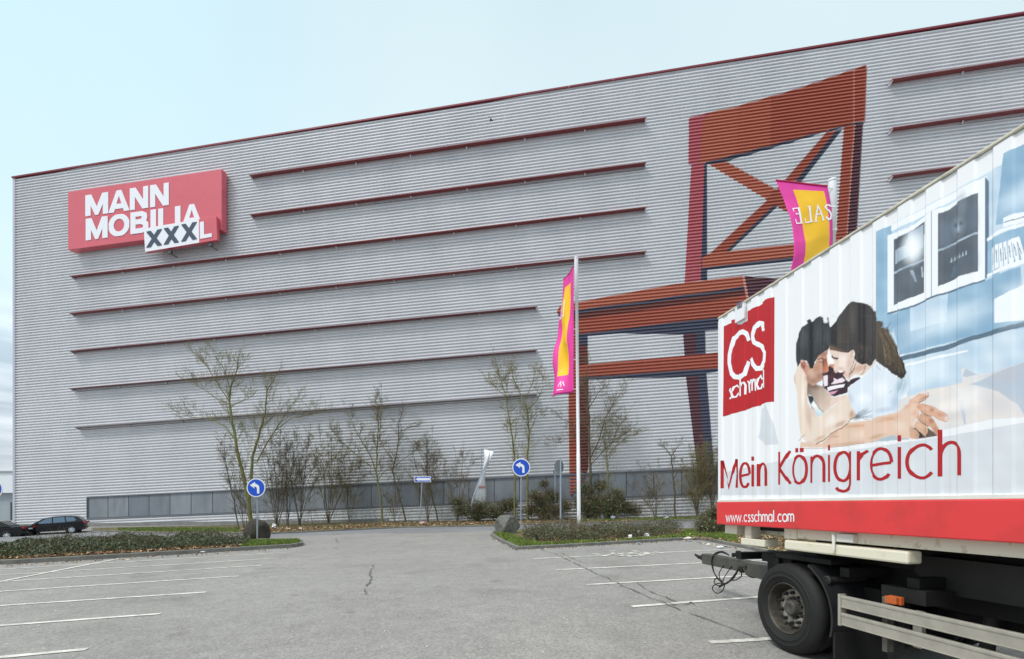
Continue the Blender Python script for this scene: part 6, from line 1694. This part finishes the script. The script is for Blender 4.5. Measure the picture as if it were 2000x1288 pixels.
# evergreen bushes: many small leaves through a lumpy volume
M_lf = [mat("leaf_dark", "#4a5c35", .5, var=.25, vscale=2.5), mat("leaf_mid", "#627745", .5, var=.25, vscale=2.5), mat("leaf_grey", "#6f795c", .5, var=.2, vscale=2.5), mat("leaf_brown", "#66573d", .8, var=.25, vscale=2)]
def leaf(mb, p, s, rng, mi, upb=.35):
    n = Vector((rng.gauss(0, 1), rng.gauss(0, 1), rng.gauss(0, 1) + upb)).normalized()
    u = n.orthogonal().normalized(); w = n.cross(u); a = rng.uniform(0, 6.283)
    e = u * math.cos(a) + w * math.sin(a); f = n.cross(e)
    mb.add([p - e * s, p - f * s * .36 + n * s * .08, p + e * s, p + f * s * .36 + n * s * .08], [(0, 1, 2, 3)], mi)
def bush(label, blobs, nleaf, size, seed, name="evergreen_bush", mix=(0, 0, 1, 1, 2), grp="evergreen bushes along the verge", twiggy=40):
    rng = random.Random(seed); mb = MB(); st = MB()
    x0, y0, _ = blobs[0]
    base = verge_pt(sum(b[0] for b in blobs) / len(blobs), GB)
    o = thing(name, label, "bush", base, grp)
    Z = base.y
    vol = [(at(x, y, Z + rng.uniform(-.5, .5)), r * 1.25 / F * Z) for x, y, r in blobs]
    tot = sum(r ** 2 for _, r in vol)
    for c, r in vol:
        k = int(nleaf * r * r / tot)
        lob = [(Vector((rng.gauss(0, 1), rng.gauss(0, 1), rng.gauss(0, 1))).normalized(), rng.uniform(-.3, .35)) for _ in range(9)]
        for _ in range(k):
            d = Vector((rng.gauss(0, 1), rng.gauss(0, 1), rng.gauss(0, 1))).normalized()
            rr = r * rng.random() ** .45 * (1 + sum(a * max(0, d.dot(l)) ** 4 for l, a in lob))
            p = c + Vector((d.x * rr, d.y * rr * .9, d.z * rr * .85))
            if p.z < gz(p.x) + .05: p.z = gz(p.x) + rng.uniform(.05, .35)
            cl = rng.random()
            leaf(mb, p, size * rng.uniform(.6, 1.3), rng, rng.choice(mix))
        for _ in range(int(twiggy * r)):
            d = Vector((rng.gauss(0, 1), rng.gauss(0, 1), abs(rng.gauss(0, 1)) + .3)).normalized()
            sprout(st, Vector((c.x, c.y, max(gz(c.x), c.z - r * .5))), d, r * rng.uniform(.9, 1.5), .018, 2, rng, .2)
    mb.build("foliage", M_lf, o)
    if st.v: st.build("stems", M_tw, o)
GB = 1018
bush("glossy evergreen bush at the foot of the bent board", [(925, 992, 18), (900, 998, 14), (948, 995, 18), (985, 990, 14), (930, 1006, 16), (970, 1004, 14), (1000, 985, 12), (893, 980, 10)], 3800, .10, 51, mix=(0, 0, 1, 2, 3, 3), twiggy=70)
GB = 1016
bush("evergreen bush between the round sign and the sign backs", [(1060, 988, 19), (1045, 970, 13), (1078, 970, 16), (1060, 1004, 16), (1035, 998, 14), (1084, 1000, 14), (1062, 945, 9), (1102, 988, 14)], 3600, .10, 52, mix=(0, 1, 2, 3, 3, 3), twiggy=90)
GB = 1014
bush("large evergreen bush right of the left flagpole", [(1165, 984, 24), (1142, 955, 15), (1195, 988, 22), (1215, 992, 17), (1150, 1002, 16), (1180, 1004, 16), (1137, 985, 16), (1238, 998, 12), (1172, 950, 12), (1203, 966, 13)], 6200, .10, 53, mix=(0, 0, 1, 2, 3, 3), twiggy=80)
GB = 1044
bush("dense twiggy broom bush tight against the nose of the container", [(1392, 1020, 22), (1380, 1030, 18), (1404, 1032, 20), (1398, 1000, 14), (1415, 1020, 20)], 3600, .07, 54, name="broom_bush", mix=(0, 2, 3, 3, 1), twiggy=120)

# low ground cover, grass, leaf litter
def scatter_bed(nm, label, cat, region, n, size, mix, hfun, seed, mats=M_lf, h0=.08, upb=.35):
    rng = random.Random(seed); mb = MB()
    xs_ = [p.x for p in region]; ys_ = [p.y for p in region]
    k = 0
    while k < n:
        # spread evenly over the picture rather than over the plan
        x = rng.uniform(min(xs_), max(xs_)); y = 1 / rng.uniform(1 / max(ys_), 1 / min(ys_))
        if not in_poly(x, y, region): continue
        h = hfun(x, y)
        k += 1
        if h <= 0: continue
        z = gz(x) + h0 + h * rng.random() ** .7
        leaf(mb, Vector((x, y, z)), size * rng.uniform(.6, 1.4), rng, rng.choice(mix), upb)
    ob = mb.build(nm, mats); tag(ob, label, cat, kind="stuff"); return ob
def reg(px): return [Vector((p.x, p.y)) for p in (ground(*q) for q in px)]
def lump(x, y, a=1.0): return .72 + .3 * math.sin(x * 1.7 + y * .9) + .25 * math.sin(x * .63 - y * 1.3 + 1) + .2 * math.sin(x * 4.1 + y * 3.3)
M_hg = [mat('hedge_dark', '#35422a', .6, var=.3, vscale=2.5), mat('hedge_mid', '#4a5838', .6, var=.25, vscale=2.5), mat('hedge_grey', '#5f684f', .6, var=.2, vscale=2.5), mat('hedge_brown', '#64533b', .8, var=.25, vscale=2)]
HL = reg([(-160, 1108), (0, 1099), (60, 1096), (120, 1092), (250, 1085), (440, 1074.5), (485, 1071), (490, 1062), (470, 1057.5), (420, 1056.5), (300, 1057), (150, 1061), (40, 1068), (-160, 1077)])
scatter_bed("ground_cover", "dark green knee-high ground cover filling the left bed", "ground cover", HL, 48000, .052, (0, 0, 0, 1, 1, 2, 3), lambda x, y: (.40 if x > -19 else max(.14, .40 + (x + 19) * .022)) * lump(x, y) + .04, 61, M_hg, h0=.1)
HR = reg([(1022, 1059), (1060, 1063), (1100, 1063.5), (1200, 1058), (1300, 1051), (1335, 1046), (1320, 1041), (1250, 1041), (1150, 1042), (1050, 1044), (1020, 1050)])
scatter_bed("ground_cover", "low brownish-green shrubs on the right island", "ground cover", HR, 20000, .045, (0, 2, 2, 3, 3, 1), lambda x, y: .55 * lump(x + 3, y), 62, M_hg, h0=.07)
M_gr = [mat("grass_green", "#5f7a2a", .7, var=.2, vscale=2), mat("grass_yellow", "#86913f", .7, var=.2, vscale=2), mat("grass_dark", "#42581f", .7, var=.2, vscale=2)]
def grass(label, px, n, hgt, seed, h0=.07):
    rng = random.Random(seed); region = reg(px); mb = MB()
    xs_ = [p.x for p in region]; ys_ = [p.y for p in region]; k = 0
    while k < n:
        x = rng.uniform(min(xs_), max(xs_)); y = rng.uniform(min(ys_), max(ys_))
        if not in_poly(x, y, region): continue
        k += 1
        if math.sin(x * 2.3 + 1.3 * y) + math.sin(y * 3.1 - x) + rng.gauss(0, .8) < -1.0: continue
        h = hgt * rng.uniform(.5, 1.5); a = rng.uniform(0, 6.28); w = rng.uniform(.008, .018)
        p = Vector((x, y, gz(x) + h0)); e = Vector((math.cos(a), math.sin(a), 0)) * w
        t = p + Vector((rng.gauss(0, .4) * h, rng.gauss(0, .4) * h, h))
        mb.add([p - e, p + e, t], [(0, 1, 2)], rng.choice((0, 0, 1, 2)))
    tag(mb.build("grass", M_gr), label, "grass", kind="stuff")
grass("bright grass at the tip of the left bed around the sign", [(470, 1074), (571, 1068.5), (588, 1065.5), (583, 1060.5), (530, 1060.5), (490, 1063)], 9000, .10, 71, .13)
grass("grass along the kerb of the right island", [(964, 1047.5), (980, 1057), (1010, 1071.5), (1100, 1067.5), (1330, 1053.5), (1380, 1053.5), (1440, 1064), (1440, 1040), (1340, 1040), (1330, 1049), (1200, 1061), (1060, 1064), (1020, 1057), (985, 1043)], 22000, .09, 72, .09)
grass("strip of grass on the verge left of the tallest tree", [(230, 1039), (300, 1040), (465, 1042), (470, 1034), (300, 1033), (230, 1034)], 9000, .12, 73)
grass("strip of grass on the verge behind the right island", [(1130, 1021.5), (1370, 1015.5), (1500, 1013), (1500, 1007), (1370, 1010), (1130, 1017)], 12000, .12, 74)
grass("yellowish tufts at the far left end of the left bed", [(-20, 1099), (30, 1096.5), (45, 1088), (30, 1078), (-20, 1082)], 2600, .22, 75, .12)
M_dead = [mat("dead_leaf_brown", "#6b4a30", .85, var=.3, vscale=3), mat("dead_leaf_tan", "#a8865c", .85, var=.2, vscale=3), mat("dead_leaf_dark", "#4a3423", .9, var=.2, vscale=3), mat("dead_leaf_pale", "#cdb592", .8, var=.15, vscale=3)]
def litter(label, px, n, size, seed, h0, mix=(0, 0, 1, 2, 2, 3), h=.05):
    scatter_bed("leaf_litter", label, "leaf litter", reg(px), n, size, mix, lambda x, y: h, seed, M_dead, h0, 2.5)
litter("fallen leaves along the kerb of the left bed", [(0, 1100.5), (120, 1094.5), (250, 1087.5), (470, 1074), (470, 1070), (250, 1082), (120, 1089), (0, 1095)], 2600, .075, 81, .14)
litter("brown leaf litter on the verge under the bare trees", [(470, 1042), (525, 1043), (640, 1037.8), (780, 1031.2), (962, 1027.7), (1098, 1023.3), (1240, 1020), (1240, 1011), (1100, 1012), (962, 1016), (780, 1022), (640, 1028), (525, 1034), (470, 1036)], 9000, .075, 82, .07)
litter("dead leaves among the low shrubs of the right island", [(1010, 1066), (1100, 1066.5), (1330, 1053), (1440, 1066), (1560, 1090), (1560, 1040), (1340, 1042), (1150, 1044), (1010, 1058)], 3600, .07, 83, .08)
litter("scattered leaves and scraps in the gutter of the islands", [(958, 1052), (1009, 1077), (1100, 1072), (1340, 1058), (1440, 1074), (1440, 1070), (1335, 1055.8), (1100, 1069.8), (1010, 1074.3), (960, 1049)], 260, .05, 84, .012, h=.01)
litter("brown leaves in the gutter of the left bed", [(0, 1109), (250, 1094), (571, 1073), (571, 1070.6), (250, 1090), (0, 1104.5)], 240, .05, 85, .012, h=.01)

# twigs sticking out of the low cover
def sticks(label, px, n, seed, hgt):
    rng = random.Random(seed); region = reg(px); mb = MB(); k = 0
    xs_ = [p.x for p in region]; ys_ = [p.y for p in region]
    while k < n:
        x = rng.uniform(min(xs_), max(xs_)); y = rng.uniform(min(ys_), max(ys_))
        if not in_poly(x, y, region): continue
        k += 1
        sprout(mb, Vector((x, y, gz(x) + .1)), Vector((rng.gauss(0, .4), rng.gauss(0, .3), 1)).normalized(), hgt * rng.uniform(.6, 1.3), .010, 2, rng, .1)
    tag(mb.build("twigs", M_tw), label, "twigs", kind="stuff")
sticks("bare twigs standing out of the left ground cover", [(0, 1098), (250, 1084), (480, 1071), (470, 1058), (300, 1057), (40, 1068)], 260, 91, .5)
sticks("bare twigs standing out of the right ground cover", [(1022, 1059), (1100, 1063), (1335, 1048), (1320, 1041), (1050, 1044)], 220, 92, .7)
sticks("wild suckers and seedlings on the verge", [(1230, 1018), (1400, 1014), (1400, 1008), (1230, 1010)], 80, 93, 2.0)
sticks("wild suckers between the left trees", [(500, 1036), (900, 1024), (900, 1016), (500, 1028)], 110, 94, 1.6)

# ------------------------------------------------------------------ rubbish
def crumple(name, label, cat, px, size, seed, m, group=None, up=0.1):
    rng = random.Random(seed); b = ground(*px)
    bm = bmesh.new(); bmesh.ops.create_icosphere(bm, subdivisions=2, radius=1)
    for v in bm.verts:
        v.co *= rng.uniform(.65, 1.1); v.co = Vector((v.co.x * size[0], v.co.y * size[1], v.co.z * size[2]))
    me = bpy.data.meshes.new(name); bm.to_mesh(me); bm.free(); me.materials.append(m)
    o = bpy.data.objects.new(name, me); COL.objects.link(o); o.location = b + Vector((0, 0, size[2] * .7 + up)); o.rotation_euler = (0, rng.uniform(-.4, .4), rng.uniform(0, 6))
    tag(o, label, cat, group)
M_bag = mat("plastic_white", "#e6e8ec", .35); M_bagb = mat("plastic_blue", "#9db4d6", .35, col2="#dfe5ee", vscale=6); M_pap = mat("paper_scrap", "#dcd6c8", .7, var=.1, vscale=8); M_rw = mat("bag_redwhite", "#d9cfc8", .5, col2="#b5564a", vscale=9)
crumple("plastic_bag", "white plastic bag under the bare shrubs right of the dark boulder", "rubbish", (535, 1034), (.24, .2, .2), 1, M_bag)
crumple("plastic_bag", "upright white and blue bag right of the left flagpole", "rubbish", (1176, 1017), (.16, .14, .30), 2, M_bagb)
crumple("plastic_bag", "pale blue bag lying in front of the large evergreen bush", "rubbish", (1197, 1017), (.30, .2, .2), 3, M_bagb)
crumple("crisp_packet", "red and white crumpled packet at the foot of the oblong sign", "rubbish", (826, 1027), (.28, .2, .14), 4, M_rw)
crumple("paper_ball", "white paper lump among the leaves on the right island", "rubbish", (1231, 1056), (.11, .1, .1), 5, M_bag)
crumple("paper_ball", "larger white paper lump right of its neighbour on the right island", "rubbish", (1263, 1053), (.14, .1, .1), 6, M_bag)
crumple("paper_ball", "torn white packet under the low shrubs behind the two paper lumps", "rubbish", (1248, 1050), (.16, .12, .16), 7, M_bag)
crumple("paper_scrap", "flattened white paper on the asphalt by the left kerb", "rubbish", (397, 1080.5), (.18, .12, .035), 8, M_bag, up=.0)
crumple("paper_scrap", "flat white scrap in the gutter in front of the right island", "rubbish", (1250, 1063.5), (.2, .1, .03), 9, M_bag, up=.0)
crumple("paper_scrap", "white scrap by the drawbar hoses of the trailer", "rubbish", (1406, 1072), (.16, .1, .03), 10, M_bag, up=.05)
crumple("paper_scrap", "grey-white scrap at the bend of the right kerb", "rubbish", (1383, 1067), (.1, .08, .03), 11, M_pap, up=.05)
crumple("paper_scrap", "pale scraps on the corner of the right island near the broom bush", "rubbish", (1343, 1058), (.16, .12, .06), 12, M_pap)
crumple("paper_scrap", "cream paper on the verge beneath the airy shrub", "rubbish", (562, 1037), (.16, .1, .06), 13, M_pap)
crumple("paper_scrap", "cream paper on the verge beneath the wide fanning shrub", "rubbish", (587, 1036), (.15, .1, .05), 14, M_pap)
b = ground(1300, 1015)
m = MB(); m.box(b + Vector((0, 0, .14)), (.5, .12, .08), 0, Matrix.Rotation(-.35, 3, 'Y') @ Matrix.Rotation(.2, 3, 'Z'))
tag(m.build("cardboard_strip", M_bag, loc=b, bevel=.01), "white board strip lying on the grass before the small forked tree", "rubbish")
b = ground(1052, 1063)
o = thing("tree_stump", "small charred stump on the grass of the right island", "stump", b)
m = MB(); m.tube([b, b + Vector((-.05, 0, .2)), b + Vector((-.12, 0, .42))], [.09, .06, .045], 8); m.tube([b + Vector((-.02, 0, .06)), b + Vector((.12, -.05, .04))], [.05, .025], 6)
m.build("stem", mat("charred", "#25211d", .9), o)
# pebbles and crumbs on the asphalt
rng = random.Random(9); m = MB()
for _ in range(90):
    p = ground(rng.uniform(0, 1500), 1090 + 190 * rng.random()); s = rng.uniform(.005, .012); up = .012
    m.add([p + Vector((s * rng.uniform(.6, 1.3) * math.cos(t), s * rng.uniform(.6, 1.3) * math.sin(t), up)) for t in (0, 1.3, 2.5, 3.8, 5)] + [p + Vector((0, 0, up + s))], [(0, 1, 5), (1, 2, 5), (2, 3, 5), (3, 4, 5), (4, 0, 5)], rng.choice((0, 0, 1)))
tag(m.build("grit", [M_pap, M_dead[0]]), "scattered grit and crumbs on the asphalt", "grit", kind="stuff")
